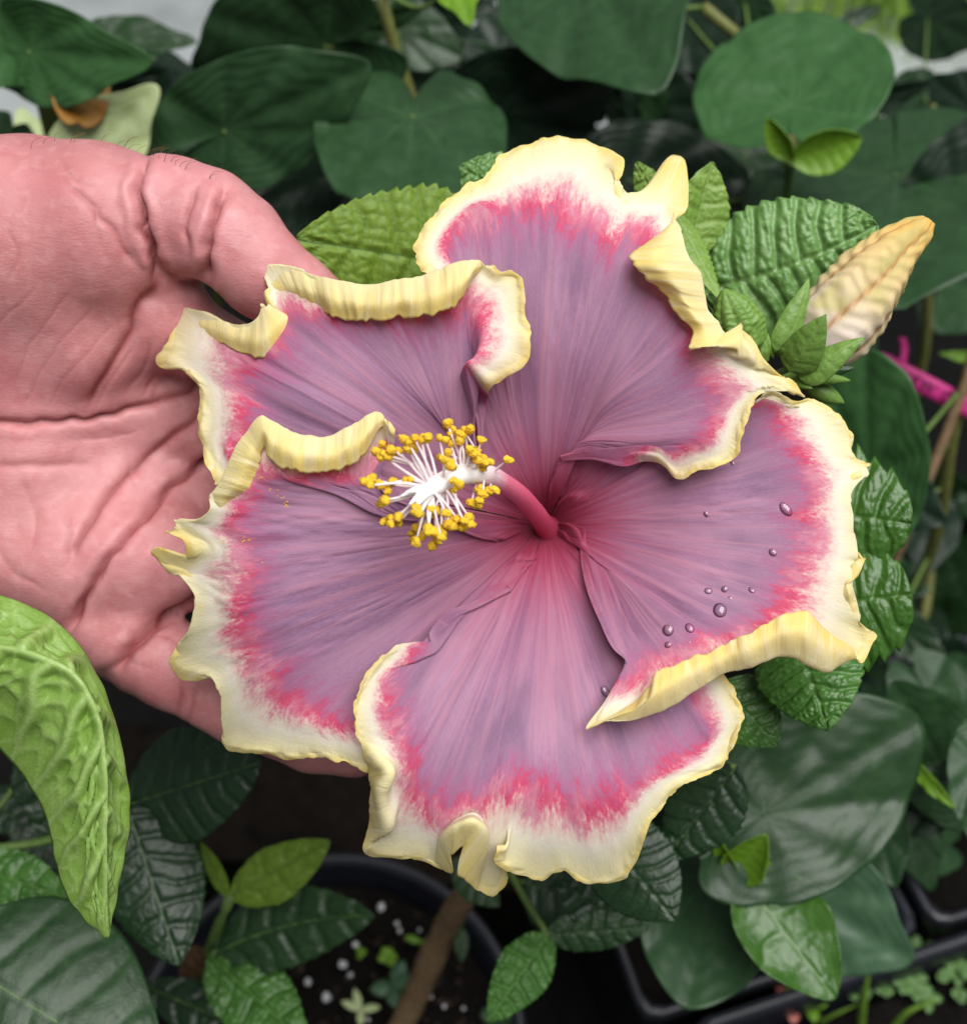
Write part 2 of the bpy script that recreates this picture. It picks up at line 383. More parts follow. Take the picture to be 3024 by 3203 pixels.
POT = round_pot(POTC, POTR, 'round black plastic nursery pot of dark soil around the hibiscus trunk')

def square_pot(corner, e1, e2, s, label, soilmat=None):
    """corner of the rim, the two rim directions and the side length"""
    t = thing('square_pot', label, 'plant pot', (corner[0], corner[1], 0))
    e1 = unit(e1); e2 = unit(e2); c = np.array([corner[0], corner[1]]); m = c + (e1 + e2) * s / 2
    def sq(k, z):
        P = []
        for (a, b) in ((0, 0), (1, 0), (1, 1), (0, 1)):
            q = m + ((c + e1 * s * a + e2 * s * b) - m) * k
            P.append([q[0], q[1], z])
        out = []
        for i in range(4):                      # rounded corners
            p, q, r = np.array(P[i - 1]), np.array(P[i]), np.array(P[(i + 1) % 4])
            out += [q + (p - q) * .06, q + ((p - q) + (r - q)) * .018, q + (r - q) * .06]
        return np.array(out)
    prof = [(.80, 0.0), (.98, RIMZ - .022), (1.03, RIMZ - .02), (1.035, RIMZ - .002), (1.02, RIMZ), (.975, RIMZ), (.96, RIMZ - .012), (.94, SOILZ - .03), (.76, .006)]
    V = np.concatenate([sq(k, z) for k, z in prof]); mk('wall', V, gridfaces(len(prof), 12, True), M['plastic'], t, shade=False)
    n = 24; U, Vv = np.meshgrid(np.linspace(.02, .98, n), np.linspace(.02, .98, n), indexing='ij')
    Q = c + U[..., None] * e1 * s + Vv[..., None] * e2 * s; Q = m + (Q - m) * .94
    Z = SOILZ - .018 + .004 * n2(Q[..., 0] * 90, Q[..., 1] * 90, 2)
    mk('soil', np.concatenate([Q, Z[..., None]], -1).reshape(-1, 3), gridfaces(n, n), M['soil'], t)
    return t
random.seed(21); CV = []; CF = []
for i in range(420):                               # bark crumbs on the potting soil
    a = random.uniform(0, 6.28); q = .86 * POTR * math.sqrt(random.random()); r = random.choice([.0007, .001, .0014, .0022]) * random.uniform(.7, 1.2)
    c = np.array([POTC[0] + q * math.cos(a), POTC[1] + q * math.sin(a), SOILZ + .002]); k = len(CV)
    pts = [np.array(v) * r * np.array([random.uniform(.5, 1.6), random.uniform(.5, 1.3), random.uniform(.4, 1)]) for v in ((1, 0, 0), (-1, 0, 0), (0, 1, 0), (0, -1, 0), (0, 0, 1), (0, 0, -1))]
    CV += [c + v for v in pts]; CF += [[k + x for x in f] for f in ((0, 2, 4), (2, 1, 4), (1, 3, 4), (3, 0, 4), (2, 0, 5), (1, 2, 5), (3, 1, 5), (0, 3, 5))]
cb = mk('bark_crumbs', CV, CF, M['crumb'], POT, shade=False); cb['kind'] = 'stuff'
p0 = G(2870, 2905, RIMZ)[:2]; p1 = G(2000, 3187, RIMZ)[:2]; dr = unit(p1 - p0); pn = np.array([dr[1], -dr[0]])
if pn[1] < 0: pn = -pn
square_pot(p0, dr, pn, .16, 'square black plastic pot under the glossy oval leaf')
q0 = p0 - dr * .012
square_pot(q0, -dr, pn, .16, 'square black plastic pot of bare soil beside the pot with perlite grains')
w0 = p0 + dr * .30 - pn * .03
square_pot(p0 - pn * .012 - dr * .06, dr, -pn, .20, 'square black plastic pot with clover weeds and grass blades in it')

# dark timber behind the round pot
def box(name, a, b, zc, w, h, mat, label, cat):
    a = np.array(a); b = np.array(b); d = unit(b - a); s = np.array([-d[1], d[0]])
    n = 30; V = []
    for i in range(n):
        c = a + (b - a) * i / (n - 1)
        jit = .0015 * n1(np.array([i * .7]), 3)[0]
        for (u, v) in ((-1, -1), (-.96, 1), (.96, 1), (1, -1)):
            q = c + s * u * w / 2; V.append([q[0], q[1], zc + v * h / 2 + jit * v])
    Fc = gridfaces(n, 4, True).tolist() + [[0, 1, 2, 3], [(n - 1) * 4 + i for i in (3, 2, 1, 0)]]
    o = mk(name, V, Fc, mat, shade=False); return tag(o, label, cat)
ba = G(560, 2470, .12)[:2]; bb = G(1250, 2540, .12)[:2]; bd = unit(bb - ba)
box('timber_board', ba - bd * .12, bb + bd * .1, .06, .10, .12, M['wood'], 'dark weathered timber board behind the round pot below the hand', 'board')

# ------------------------------------------------------------------ leaves
def frame(B, T, roll):
    a = T - B; L = np.linalg.norm(a); ah = a / L; mid = (B + T) / 2
    n = unit(CAM - mid); n = unit(n - ah * (n @ ah)); s = np.cross(ah, n)
    c, q = math.cos(math.radians(roll)), math.sin(math.radians(roll))
    n, s = n * c + s * q, s * c - n * q
    return L, ah, s, n
def pinnate(parent, name, base, tip, hw, mat, roll=0, curl=.35, arch=0., wave=.0, serr=.06, nt=15, nv=6, puff=.0012, p=.78, q=.72,
            nu=96, nw=45, bend=0., seed=0, label=None, fold=0., sub=True, hw2=None, tert=.55):
    """a leaf from its base to its tip; (px, px, metres) each; hw half width in px"""
    B = W(*[np.array(v, float) for v in base]); T = W(*[np.array(v, float) for v in tip])
    L, ah, s, n = frame(B, T, roll); md = (base[2] + tip[2]) / 2
    h1 = hw * md / F; h2 = (hw2 if hw2 else hw) * md / F
    u = np.linspace(0, 1, nu)[:, None]; v = np.linspace(-1, 1, nw)[None, :]
    uu = u + 0 * v; vv = v + 0 * u; hwv = np.where(vv < 0, h1, h2)
    w = hwv * (np.sin(math.pi * np.clip(uu, 0, 1) ** p) + 1e-4).clip(0) ** q
    saw = 1 - (uu * nt + .35 * np.sign(vv)) % 1.0
    saw = np.where(saw > .82, (1 - saw) / .18, saw / .82)
    w = w * (1 + serr * saw * np.abs(vv) ** 8 * (uu > .06)) * (1 + .05 * n1(uu * 5 + seed, seed + 2))
    lat = np.abs(vv) * w
    ang = curl * vv; la = np.where(abs(curl) > 1e-3, w * np.sin(ang) / (curl if abs(curl) > 1e-3 else 1), w * vv)
    dn = -np.where(abs(curl) > 1e-3, w * (1 - np.cos(ang)) / (curl if abs(curl) > 1e-3 else 1), 0)
    dn = dn + arch * L * 4 * (uu - uu**2) + fold * lat + wave * w * np.sin(2 * math.pi * (uu * 3.2 + .13 * seed) + np.sign(vv)) * vv**2 + wave * .5 * w * n2(uu * 7, vv * 1.5 + 3, seed) * np.abs(vv)
    wv = .10 * n2(uu * 6, vv * 2, seed + 11) / nv * 2.2
    qv = (uu + wv - .42 * lat / L + .10 * (lat / L)**2 * 3) * nv + .25 * np.sign(vv); ds = np.abs(qv - np.round(qv)) / nv * L
    dm = lat; cell = L / (nv * 2.6)
    f1, f2 = voro(uu * L / cell + .5 * n2(uu * 9, vv * 4, seed + 12), vv * w / cell, seed); dt = (f2 - f1) * cell * .6
    hs = np.minimum(smooth(0, L / nv * .28, ds), smooth(0, L * .03, dm)); ht = smooth(0, cell * .38, dt)
    puff = puff * min(1., L / .05)
    dn = dn + puff * (hs * .9 + ht * tert * hs + .2 * n2(uu * 30, vv * 16, seed + 1))
    vn = np.maximum(1 - smooth(0, L * .012, dm), np.maximum((1 - smooth(0, L * .008, ds)) * .9, (1 - smooth(0, cell * .16, dt)) * .7))
    side = bend * L * (uu - uu**2) * 4
    P = B + uu[..., None] * L * ah + (la + side)[..., None] * s + dn[..., None] * n
    lp = np.stack([uu * L * 1000, vv * w * 1000, np.full_like(uu, seed * 7.)], -1)
    o = mk(name, P.reshape(-1, 3), gridfaces(nu, nw), mat, parent, {'vn': vn.ravel(), 'lp': lp.reshape(-1, 3)}, thick=.0004)
    if label: o['label'] = label
    if sub:                                        # raised midrib under the blade
        r = np.linspace(.0011, .00035, 24) * min(1.5, L / .06); uI = np.linspace(0, .97, 24)
        idx = np.round(uI * (nu - 1)).astype(int); C = P[idx, nw // 2] - n * r[:, None] * .9
        V, Fc = tube(C, r, 6); mk('midrib', V, Fc, M['stem_green'], o)
    return o, B
def heart(parent, name, pet, tip, asp, mat, roll=0, cup=.12, wave=.05, notch=.30, seed=0, nr=26, nth=92, droop=.10, sub=True, pointy=.16):
    """a round heart-shaped leaf: petiole point and tip, asp = width / length"""
    B = W(*[np.array(v, float) for v in pet]); T = W(*[np.array(v, float) for v in tip])
    L, ah, s, n = frame(B, T, roll)
    th = np.linspace(-math.pi, math.pi, nth)[None, :]; r = (np.linspace(0, 1, nr) ** .85)[:, None]
    ca = np.cos(th)
    R = .50 + .36 * (ca + 1) / 2 + pointy * np.exp(-(th / .26) ** 2) - notch * np.exp(-((np.abs(th) - math.pi) / .28) ** 2) * .9
    R = R / (.50 + .36 + pointy) * L * (1 + .025 * n1(th * 3 + seed, seed))
    st = asp * L * .5 / np.max(R * np.abs(np.sin(th)))
    X = r * R * np.cos(th); Y = r * R * np.sin(th) * st
    rr = np.hypot(X, Y) / L
    Z = L * (cup * rr * .5 - droop * np.maximum(X / L, 0)**2 - droop * .6 * (Y / L)**2 + wave * r**2 * (n1(th * 1.6 + 3.1 * seed, seed) * .6 + np.sin(th * 3 + seed) * .35))
    va = np.array([0, .62, -.62, 1.25, -1.25, 1.95, -1.95]); dth = np.min(np.abs(th[..., None] - va), -1) + 0 * r
    dv = dth * r * R
    q = (r * 7 + 2.2 * dth) % 1.0; ds = np.abs(q - .5)
    Z = Z + (.0026 * smooth(0, L * .13, dv) * r + .0008 * smooth(.0, .35, .5 - ds) * r + .0012 * n2(X / L * 7, Y / L * 7, seed)) * (L / .1)
    vn = np.maximum(1 - smooth(0, L * .022, dv), (smooth(.44, .5, ds)) * .35)
    P = B + X[..., None] * ah + Y[..., None] * s + Z[..., None] * n
    lp = np.stack([X * 1000, Y * 1000, np.full_like(X, seed * 5.)], -1)
    o = mk(name, P.reshape(-1, 3), gridfaces(nr, nth), mat, parent, {'vn': vn.ravel(), 'lp': lp.reshape(-1, 3)}, thick=.0004)
    return o, B
def stem(parent, name, pts, r0, r1, mat, n=24, seg=9, rough=.0):
    P = curve(np.array([W(*[np.array(v, float) for v in p]) if not isinstance(p, np.ndarray) else p for p in pts]), n)
    R = np.linspace(r0, r1, n) * (1 + rough * n1(np.arange(n) * .9, 2))
    V, Fc = tube(P, R, seg); return mk(name, V, Fc, mat, parent), P
def petiole(parent, B, P, r=.0011, sag=.01, mat=None):
    B = np.asarray(B); i = np.argmin(np.linalg.norm(P - B, axis=1) + .6 * np.maximum(P[:, 2] - B[2] + .02, 0)); E = P[i]
    mid = (B + E) / 2 + np.array([0, 0, -sag]); V, Fc = tube(curve([B, mid, E], 12), np.linspace(r * .8, r * 1.25, 12), 7)
    return mk('petiole', V, Fc, mat or M['stem_green'], parent)

# ------------------------------------------------------------------ round-leaved background plants
random.seed(4)
def plant(name, label, foot, pts, r0=.004, r1=.002, mat='stem_olive'):
    t = thing(name, label, 'plant', foot)
    o, P = stem(t, 'stem', [np.asarray(foot, float)] + list(pts), r0, r1, M[mat], 30)
    return t, P
def addhearts(t, P, rows, n='leaf'):
    for i, (px, py, pd, tx, ty, td, asp, mat, kw) in enumerate(rows):
        kw = dict(kw); nopet = kw.pop('nopet', False)
        o, B = heart(t, n, (px, py, pd), (tx, ty, td), asp, M[mat], seed=i + int(px) % 17, **kw)
        if not nopet: petiole(t, B, P)
def foot(x, y, d, z=0.0):
    p = W(np.array(float(x)), np.array(float(y)), np.array(float(d))); return np.array([p[0], p[1], z])

tA, PA = plant('round_leaved_plant', 'leafy plant of large round grey-green leaves behind the thumb', foot(700, 300, .62), [(760, 520, .60), (900, 260, .56), (1080, 120, .54)])
addhearts(tA, PA, [
    (700, 412, .50, 1160, 205, .47, .74, 'leaf_round', dict(roll=10, droop=.16)),
    (1020, 140, .54, 590, 240, .60, .78, 'leaf_round', dict(roll=-14, droop=.15)),
    (560, 470, .60, 500, 130, .66, .7, 'leaf_back', dict(roll=20)),
    (700, 700, .52, 1110, 500, .56, .8, 'leaf_back', dict(roll=-10)),
    (330, 330, .62, 470, 560, .56, .9, 'leaf_back', dict()),
    (480, 640, .60, 720, 470, .62, .9, 'leaf_dark', dict()),
])
tB, PB = plant('round_leaved_plant', 'leafy plant with jagged grey-green leaf and a yellowing leaf behind the wrist', foot(120, 330, .66), [(205, 470, .55), (170, 330, .52), (130, 160, .50)], .010, .008)
addhearts(tB, PB, [
    (90, 160, .47, 455, 192, .45, .72, 'leaf_roundlight', dict(roll=6, wave=.16, notch=.15, pointy=.34)),
    (70, 90, .48, -60, 270, .46, .9, 'leaf_roundlight', dict(roll=-8, wave=.1)),
    (340, 130, .58, 612, 125, .58, .62, 'leaf_dark', dict(roll=-25, pointy=.3)),
    (300, 250, .60, 560, 230, .62, .5, 'leaf_back', dict(roll=20)),
    (250, 310, .478, 262, 150, .482, 1.0, 'leaf_orange', dict(pointy=.0, notch=.1)),
    (270, 500, .49, 500, 262, .48, .8, 'leaf_pale', dict(roll=-8, pointy=.3)),
    (20, 430, .52, -60, 560, .5, .9, 'leaf_dark', dict()),
    (130, 520, .60, 60, 330, .6, .6, 'leaf_pale', dict()),
])
stem(tB, 'twig', [(250, 450, .52), (225, 330, .52), (195, 240, .53)], .0022, .0018, M['stem_dark'])
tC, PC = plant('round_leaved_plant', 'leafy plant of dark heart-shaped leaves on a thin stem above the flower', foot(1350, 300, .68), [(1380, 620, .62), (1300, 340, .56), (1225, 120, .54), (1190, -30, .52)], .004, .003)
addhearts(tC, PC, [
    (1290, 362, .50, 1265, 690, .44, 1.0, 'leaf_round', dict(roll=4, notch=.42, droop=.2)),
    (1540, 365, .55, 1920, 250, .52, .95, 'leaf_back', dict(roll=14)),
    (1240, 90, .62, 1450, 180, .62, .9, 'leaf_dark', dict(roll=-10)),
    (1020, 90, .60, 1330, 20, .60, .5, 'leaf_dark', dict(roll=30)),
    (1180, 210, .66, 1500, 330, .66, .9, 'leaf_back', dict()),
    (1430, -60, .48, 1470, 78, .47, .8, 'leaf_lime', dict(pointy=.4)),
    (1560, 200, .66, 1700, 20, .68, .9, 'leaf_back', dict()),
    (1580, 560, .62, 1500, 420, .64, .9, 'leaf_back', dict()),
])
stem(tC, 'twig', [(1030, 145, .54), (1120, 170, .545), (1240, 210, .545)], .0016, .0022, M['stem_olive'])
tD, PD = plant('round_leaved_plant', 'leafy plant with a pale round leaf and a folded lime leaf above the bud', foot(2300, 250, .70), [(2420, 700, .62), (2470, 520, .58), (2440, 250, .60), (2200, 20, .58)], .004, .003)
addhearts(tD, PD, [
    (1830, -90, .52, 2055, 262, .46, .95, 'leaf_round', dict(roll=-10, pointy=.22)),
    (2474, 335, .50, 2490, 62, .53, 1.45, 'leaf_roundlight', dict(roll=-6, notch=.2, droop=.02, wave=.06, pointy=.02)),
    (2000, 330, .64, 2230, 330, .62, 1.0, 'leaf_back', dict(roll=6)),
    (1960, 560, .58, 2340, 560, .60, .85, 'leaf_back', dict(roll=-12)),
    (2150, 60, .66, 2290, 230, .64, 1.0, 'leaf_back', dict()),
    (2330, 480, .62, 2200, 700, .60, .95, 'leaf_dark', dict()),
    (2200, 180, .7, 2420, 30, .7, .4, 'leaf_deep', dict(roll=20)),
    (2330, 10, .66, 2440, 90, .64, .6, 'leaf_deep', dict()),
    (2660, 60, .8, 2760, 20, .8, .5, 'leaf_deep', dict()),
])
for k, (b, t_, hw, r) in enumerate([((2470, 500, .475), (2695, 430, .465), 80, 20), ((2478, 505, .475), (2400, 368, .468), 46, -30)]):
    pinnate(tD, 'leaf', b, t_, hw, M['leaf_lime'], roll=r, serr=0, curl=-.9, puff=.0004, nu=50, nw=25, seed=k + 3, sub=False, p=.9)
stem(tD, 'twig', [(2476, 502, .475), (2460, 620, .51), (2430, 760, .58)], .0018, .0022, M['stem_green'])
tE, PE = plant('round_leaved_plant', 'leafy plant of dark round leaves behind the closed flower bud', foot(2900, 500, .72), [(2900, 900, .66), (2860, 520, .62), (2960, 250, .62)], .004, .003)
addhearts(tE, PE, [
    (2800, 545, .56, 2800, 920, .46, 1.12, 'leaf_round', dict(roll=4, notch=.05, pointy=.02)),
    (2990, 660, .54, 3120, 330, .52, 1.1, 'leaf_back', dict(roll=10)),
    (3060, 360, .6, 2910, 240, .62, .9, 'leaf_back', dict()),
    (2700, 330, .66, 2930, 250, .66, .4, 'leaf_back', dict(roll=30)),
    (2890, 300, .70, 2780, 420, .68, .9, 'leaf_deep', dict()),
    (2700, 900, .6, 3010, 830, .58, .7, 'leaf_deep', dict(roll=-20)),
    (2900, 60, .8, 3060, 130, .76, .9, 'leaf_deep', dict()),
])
tF, PF = plant('round_leaved_plant', 'leafy plant of smooth dull round leaves beside the pink tape', foot(2960, 1200, .70), [(2940, 1620, .62), (2990, 1300, .56), (3050, 1100, .54)], .004, .0035)
addhearts(tF, PF, [
    (2720, 1500, .46, 2700, 1085, .44, .88, 'leaf_roundlight', dict(roll=-18, pointy=.0)),
    (2760, 1530, .52, 2960, 1640, .50, .95, 'leaf_back', dict()),
    (2650, 1660, .56, 2800, 1740, .56, .9, 'leaf_back', dict()),
    (3040, 1120, .6, 2940, 1105, .6, .35, 'leaf_lime', dict()),
    (2800, 1950, .6, 2960, 2090, .58, .7, 'leaf_deep', dict()),
])
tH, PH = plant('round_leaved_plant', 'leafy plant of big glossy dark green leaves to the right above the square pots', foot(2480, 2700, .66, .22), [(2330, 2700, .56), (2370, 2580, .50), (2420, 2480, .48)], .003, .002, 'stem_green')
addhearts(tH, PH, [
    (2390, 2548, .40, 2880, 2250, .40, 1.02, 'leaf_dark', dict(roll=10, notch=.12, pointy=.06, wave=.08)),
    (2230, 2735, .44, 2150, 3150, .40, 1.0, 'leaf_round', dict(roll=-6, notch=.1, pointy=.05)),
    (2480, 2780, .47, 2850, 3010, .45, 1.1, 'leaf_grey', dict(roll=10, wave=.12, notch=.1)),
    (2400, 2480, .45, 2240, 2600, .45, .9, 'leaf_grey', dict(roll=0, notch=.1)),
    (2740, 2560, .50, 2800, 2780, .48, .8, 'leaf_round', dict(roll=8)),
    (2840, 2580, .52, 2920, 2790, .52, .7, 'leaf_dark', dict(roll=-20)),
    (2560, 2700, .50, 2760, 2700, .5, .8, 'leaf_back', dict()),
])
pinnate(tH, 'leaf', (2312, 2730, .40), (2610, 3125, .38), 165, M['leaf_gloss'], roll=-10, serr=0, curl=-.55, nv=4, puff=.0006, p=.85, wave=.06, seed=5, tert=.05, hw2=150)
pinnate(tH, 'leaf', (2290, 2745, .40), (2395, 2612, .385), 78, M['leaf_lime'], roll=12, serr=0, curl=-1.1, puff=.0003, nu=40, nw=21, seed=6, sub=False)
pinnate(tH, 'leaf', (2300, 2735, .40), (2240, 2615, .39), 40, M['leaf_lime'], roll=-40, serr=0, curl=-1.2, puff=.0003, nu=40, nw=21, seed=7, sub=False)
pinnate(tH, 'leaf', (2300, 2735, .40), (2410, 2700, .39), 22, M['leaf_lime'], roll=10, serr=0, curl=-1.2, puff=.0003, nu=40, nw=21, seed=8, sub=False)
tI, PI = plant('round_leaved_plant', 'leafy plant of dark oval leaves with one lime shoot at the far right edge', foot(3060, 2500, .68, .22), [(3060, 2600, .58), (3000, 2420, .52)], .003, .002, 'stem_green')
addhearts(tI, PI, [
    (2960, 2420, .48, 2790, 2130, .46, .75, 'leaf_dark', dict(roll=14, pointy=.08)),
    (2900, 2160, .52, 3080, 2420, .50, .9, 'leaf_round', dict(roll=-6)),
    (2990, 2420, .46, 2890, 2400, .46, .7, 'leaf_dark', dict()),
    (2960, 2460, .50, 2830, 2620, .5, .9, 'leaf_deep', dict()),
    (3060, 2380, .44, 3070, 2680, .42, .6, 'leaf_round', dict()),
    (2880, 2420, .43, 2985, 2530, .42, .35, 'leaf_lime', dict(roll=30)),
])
# further plants filling the gaps; shade is put into their dark leaf colours
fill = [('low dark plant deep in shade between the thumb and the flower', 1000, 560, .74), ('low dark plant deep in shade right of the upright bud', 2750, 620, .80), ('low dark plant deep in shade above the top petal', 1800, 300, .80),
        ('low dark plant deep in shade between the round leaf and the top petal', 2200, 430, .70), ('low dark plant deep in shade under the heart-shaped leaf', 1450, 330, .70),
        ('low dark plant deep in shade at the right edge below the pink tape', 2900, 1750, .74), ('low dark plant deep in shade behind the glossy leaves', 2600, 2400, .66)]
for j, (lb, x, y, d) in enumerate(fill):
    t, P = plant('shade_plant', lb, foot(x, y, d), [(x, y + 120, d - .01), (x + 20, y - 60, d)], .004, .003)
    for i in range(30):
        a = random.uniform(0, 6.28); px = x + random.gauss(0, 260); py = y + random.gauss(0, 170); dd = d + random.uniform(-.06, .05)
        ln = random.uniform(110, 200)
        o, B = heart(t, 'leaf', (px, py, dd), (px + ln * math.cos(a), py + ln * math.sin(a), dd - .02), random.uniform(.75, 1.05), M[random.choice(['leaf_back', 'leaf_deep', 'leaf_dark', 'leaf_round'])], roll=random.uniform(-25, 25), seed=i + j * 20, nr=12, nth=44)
# bright grass by the path
gb = G(2740, 60, .02); V = []; Fc = []
for i in range(420):
    b = gb + np.array([random.gauss(0, .11), random.gauss(0, .05), 0]); h = random.uniform(.05, .16); a = random.uniform(0, 6.28); ln = random.uniform(.02, .10)
    d = np.array([math.cos(a), math.sin(a), 0]); s = np.array([-d[1], d[0], 0]) * .0035
    k = len(V)
    for q in range(4):
        f = q / 3; c = b + d * ln * f**2 + np.array([0, 0, h * (f - .25 * f * f)]); V += [c - s * (1 - f * .9), c + s * (1 - f * .9)]
    Fc += [[k + 2 * q, k + 2 * q + 1, k + 2 * q + 3, k + 2 * q + 2] for q in range(3)]
g = mk('grass', V, Fc, M['grassbright'], origin=gb); g['kind'] = 'stuff'; tag(g, 'bright lime grass in the sun beside the pale path', 'grass')

# ------------------------------------------------------------------ hibiscus plants
trunk_foot = np.array([*G(1200, 3300, SOILZ)[:2], SOILZ - .01])
tP = thing('hibiscus_plant', 'hibiscus plant with serrated puckered leaves carrying the flower and the closed bud', 'plant', trunk_foot)
_, P1 = stem(tP, 'trunk', [trunk_foot, (1270, 3180, .575), (1345, 3010, .545), (1410, 2870, .515), (1460, 2790, .49), (1560, 2500, .44), (1700, 2100, .38), (1790, 1800, .345), (1800, 1650, .335)], .0076, .0032, M['bark'], 60, 12, .12)
_, P2 = stem(tP, 'branch', [(1800, 1650, .335), (2000, 1450, .325), (2250, 1260, .315), (2450, 1180, .31), (2560, 1130, .303)], .0032, .0026, M['stem_green'], 30, 10)
_, P3 = stem(tP, 'pedicel', [(1800, 1650, .335), (1770, 1660, .325), (1722, 1652, .3125)], .0024, .0022, M['stem_green'], 14, 10)
PALL = np.concatenate([P1[25:], P2, P3])
def pin(t, P, rows):
    for i, (b, tp, hw, mat, kw) in enumerate(rows):
        kw = dict(kw); nopet = kw.pop('nopet', False)
        if mat in ('leaf_deep', 'leaf_dark'): kw.setdefault('tert', .15); kw['puff'] = kw.get('puff', .0012) * .65
        o, B = pinnate(t, 'leaf', b, tp, hw, M[mat], seed=kw.pop('seed', i), **kw)
        if not nopet: petiole(t, B, P, .0012)
pin(tP, PALL, [
    ((1600, 850, .318), (925, 748, .300), 215, 'leaf_under', dict(nt=17, nv=7, serr=.09, curl=.25, puff=.0009)),
    ((1640, 640, .325), (1440, 520, .318), 105, 'leaf_mid', dict(nt=8, nv=5, serr=.12, curl=.3)),
    ((2080, 680, .318), (1990, 508, .312), 52, 'leaf_bright', dict(nt=9, nv=5, curl=.4)),
    ((2150, 800, .312), (2226, 508, .306), 92, 'leaf_bright', dict(nt=10, nv=5, roll=24, curl=.4, fold=.3, hw2=100, puff=.0006)),
    ((2105, 650, .305), (2250, 934, .296), 42, 'leaf_bright', dict(nt=17, nv=8, roll=-35, serr=.30, curl=.3, puff=.0003)),
    ((2195, 905, .316), (2742, 704, .300), 225, 'leaf_mid', dict(nt=12, nv=8, roll=-4, curl=.42, arch=.06, bend=.05, puff=.0014, serr=.07, hw2=240, q=.6)),
    ((2500, 1590, .322), (2850, 1640, .312), 190, 'leaf_gloss', dict(nt=6, nv=5, serr=.20, curl=.4, p=.72, q=.42, tert=.3)),
    ((2520, 1900, .320), (2852, 1860, .310), 200, 'leaf_gloss', dict(nt=6, nv=5, serr=.18, curl=.5, p=.72, q=.42, hw2=210, tert=.3)),
    ((2480, 1950, .315), (2588, 2282, .302), 175, 'leaf_fresh', dict(nt=13, nv=7, curl=.5, puff=.0015, roll=6)),
    ((2250, 2140, .325), (2430, 2330, .322), 110, 'leaf_fresh', dict(nt=11, nv=6, curl=.3)),
    ((2300, 2400, .345), (2080, 2690, .350), 120, 'leaf_deep', dict(nt=12, nv=6, puff=.0010)),
    ((1880, 2600, .350), (2110, 2880, .340), 150, 'leaf_deep', dict(nt=15, nv=7, puff=.0010, roll=10)),
    ((1716, 2925, .405), (1528, 3195, .390), 84, 'leaf_fresh', dict(nt=14, nv=6, puff=.0018)),
    ((1710, 2925, .405), (2030, 2900, .40), 66, 'leaf_dark', dict(nt=12, nv=6, puff=.0016, roll=20)),
    ((1960, 2920, .41), (1740, 2740, .40), 80, 'leaf_deep', dict(nt=12, nv=6, puff=.0016)),
    ((1420, 2690, .46), (1560, 2836, .45), 60, 'leaf_dark', dict(nt=9, nv=5)),
    ((1640, 2760, .44), (1900, 2860, .43), 120, 'leaf_deep', dict(nt=10, nv=5)),
    ((1440, 2900, .52), (1445, 3010, .51), 24, 'leaf_dark', dict(nt=7, nv=4)),
    ((2150, 2280, .36), (2000, 2620, .37), 110, 'leaf_deep', dict(nt=12, nv=6)),
])
def loft(parent, name, Lp, Mp, Rp, mat, nu=150, nw=65, puff=-.0016, nv=8, seed=1, under=.012):
    """a leaf lofted between its left edge, midrib and right edge (px, px, dz mm)"""
    c = [curve(np.array(a, float), nu) for a in (Lp, Mp, Rp)]
    tap = (1 - np.linspace(0, 1, nu) ** 5)[:, None] * np.array([0, 0, 1.])
    Q = np.stack([c[0], c[0] * .5 + c[1] * .5 + 8 * tap, c[1] + 5.5 * tap, c[1] * .5 + c[2] * .5 + 3.5 * tap, c[2]], 0)
    v = np.linspace(0, 4, nw); Gd = hermite(np.arange(5.), Q, v).transpose(1, 0, 2)
    mm = np.stack([Gd[..., 0] * MM, -Gd[..., 1] * MM, Gd[..., 2]], -1)
    du = np.gradient(mm, axis=0); dv = np.gradient(mm, axis=1); nn = np.cross(du, dv); nn /= np.linalg.norm(nn, axis=-1, keepdims=True) + 1e-9
    nn *= np.sign(nn[..., 2].mean())
    U, V = np.meshgrid(np.linspace(0, 1, nu), v - 2, indexing='ij'); lat = np.abs(V) * 11; L = 95.
    ds = np.abs((q := (U - .30 * lat / L + .02 * n2(U * 8, V * 2, 5)) * nv + .3 * np.sign(V)) - np.round(q)) / nv * L
    f1, f2 = voro(U * L / 7.0 + .4 * n2(U * 9, V * 2, 8), V * 1.9, seed)
    hs = np.minimum(smooth(0, 3.2, ds), smooth(0, 2.6, lat)); ht = smooth(0, .42, f2 - f1)
    mm = mm + nn * (puff * 1000 * (hs * 1.0 + ht * .55 * hs + .12 * n2(U * 40, V * 7, 3)) * (1 - smooth(1.2, 1.95, np.abs(V))) * (1 - smooth(.86, .99, U)))[..., None]
    edge = np.abs(V) / 2; mm = mm + nn * (.3 * smooth(.8, 1, edge) * n1(U * 26, 4))[..., None]
    vn = np.maximum(1 - smooth(0, 1.0, lat), np.maximum((1 - smooth(0, 1.3, ds)) * .95, (1 - smooth(0, .20, f2 - f1)) * .75))
    X, Y, Z = mm[..., 0] / MM, -mm[..., 1] / MM, mm[..., 2]
    P = WZ(X, Y, Z)
    lp = np.stack([U * L, V * 12, 0 * U + seed], -1)
    return mk(name, P.reshape(-1, 3), gridfaces(nu, nw), mat, parent, {'vn': vn.ravel(), 'lp': lp.reshape(-1, 3)}, thick=.0005)
foot2 = foot(60, 2700, .52, .20)
tQ = thing('hibiscus_plant', 'hibiscus plant with a curled bright green leaf and dark glossy leaves below the hand', 'plant', foot2)
_, PQ = stem(tQ, 'trunk', [foot2, (-160, 2700, .40), (-260, 2200, .30), (-240, 1950, .262)], .006, .003, M['bark'], 30, 10)
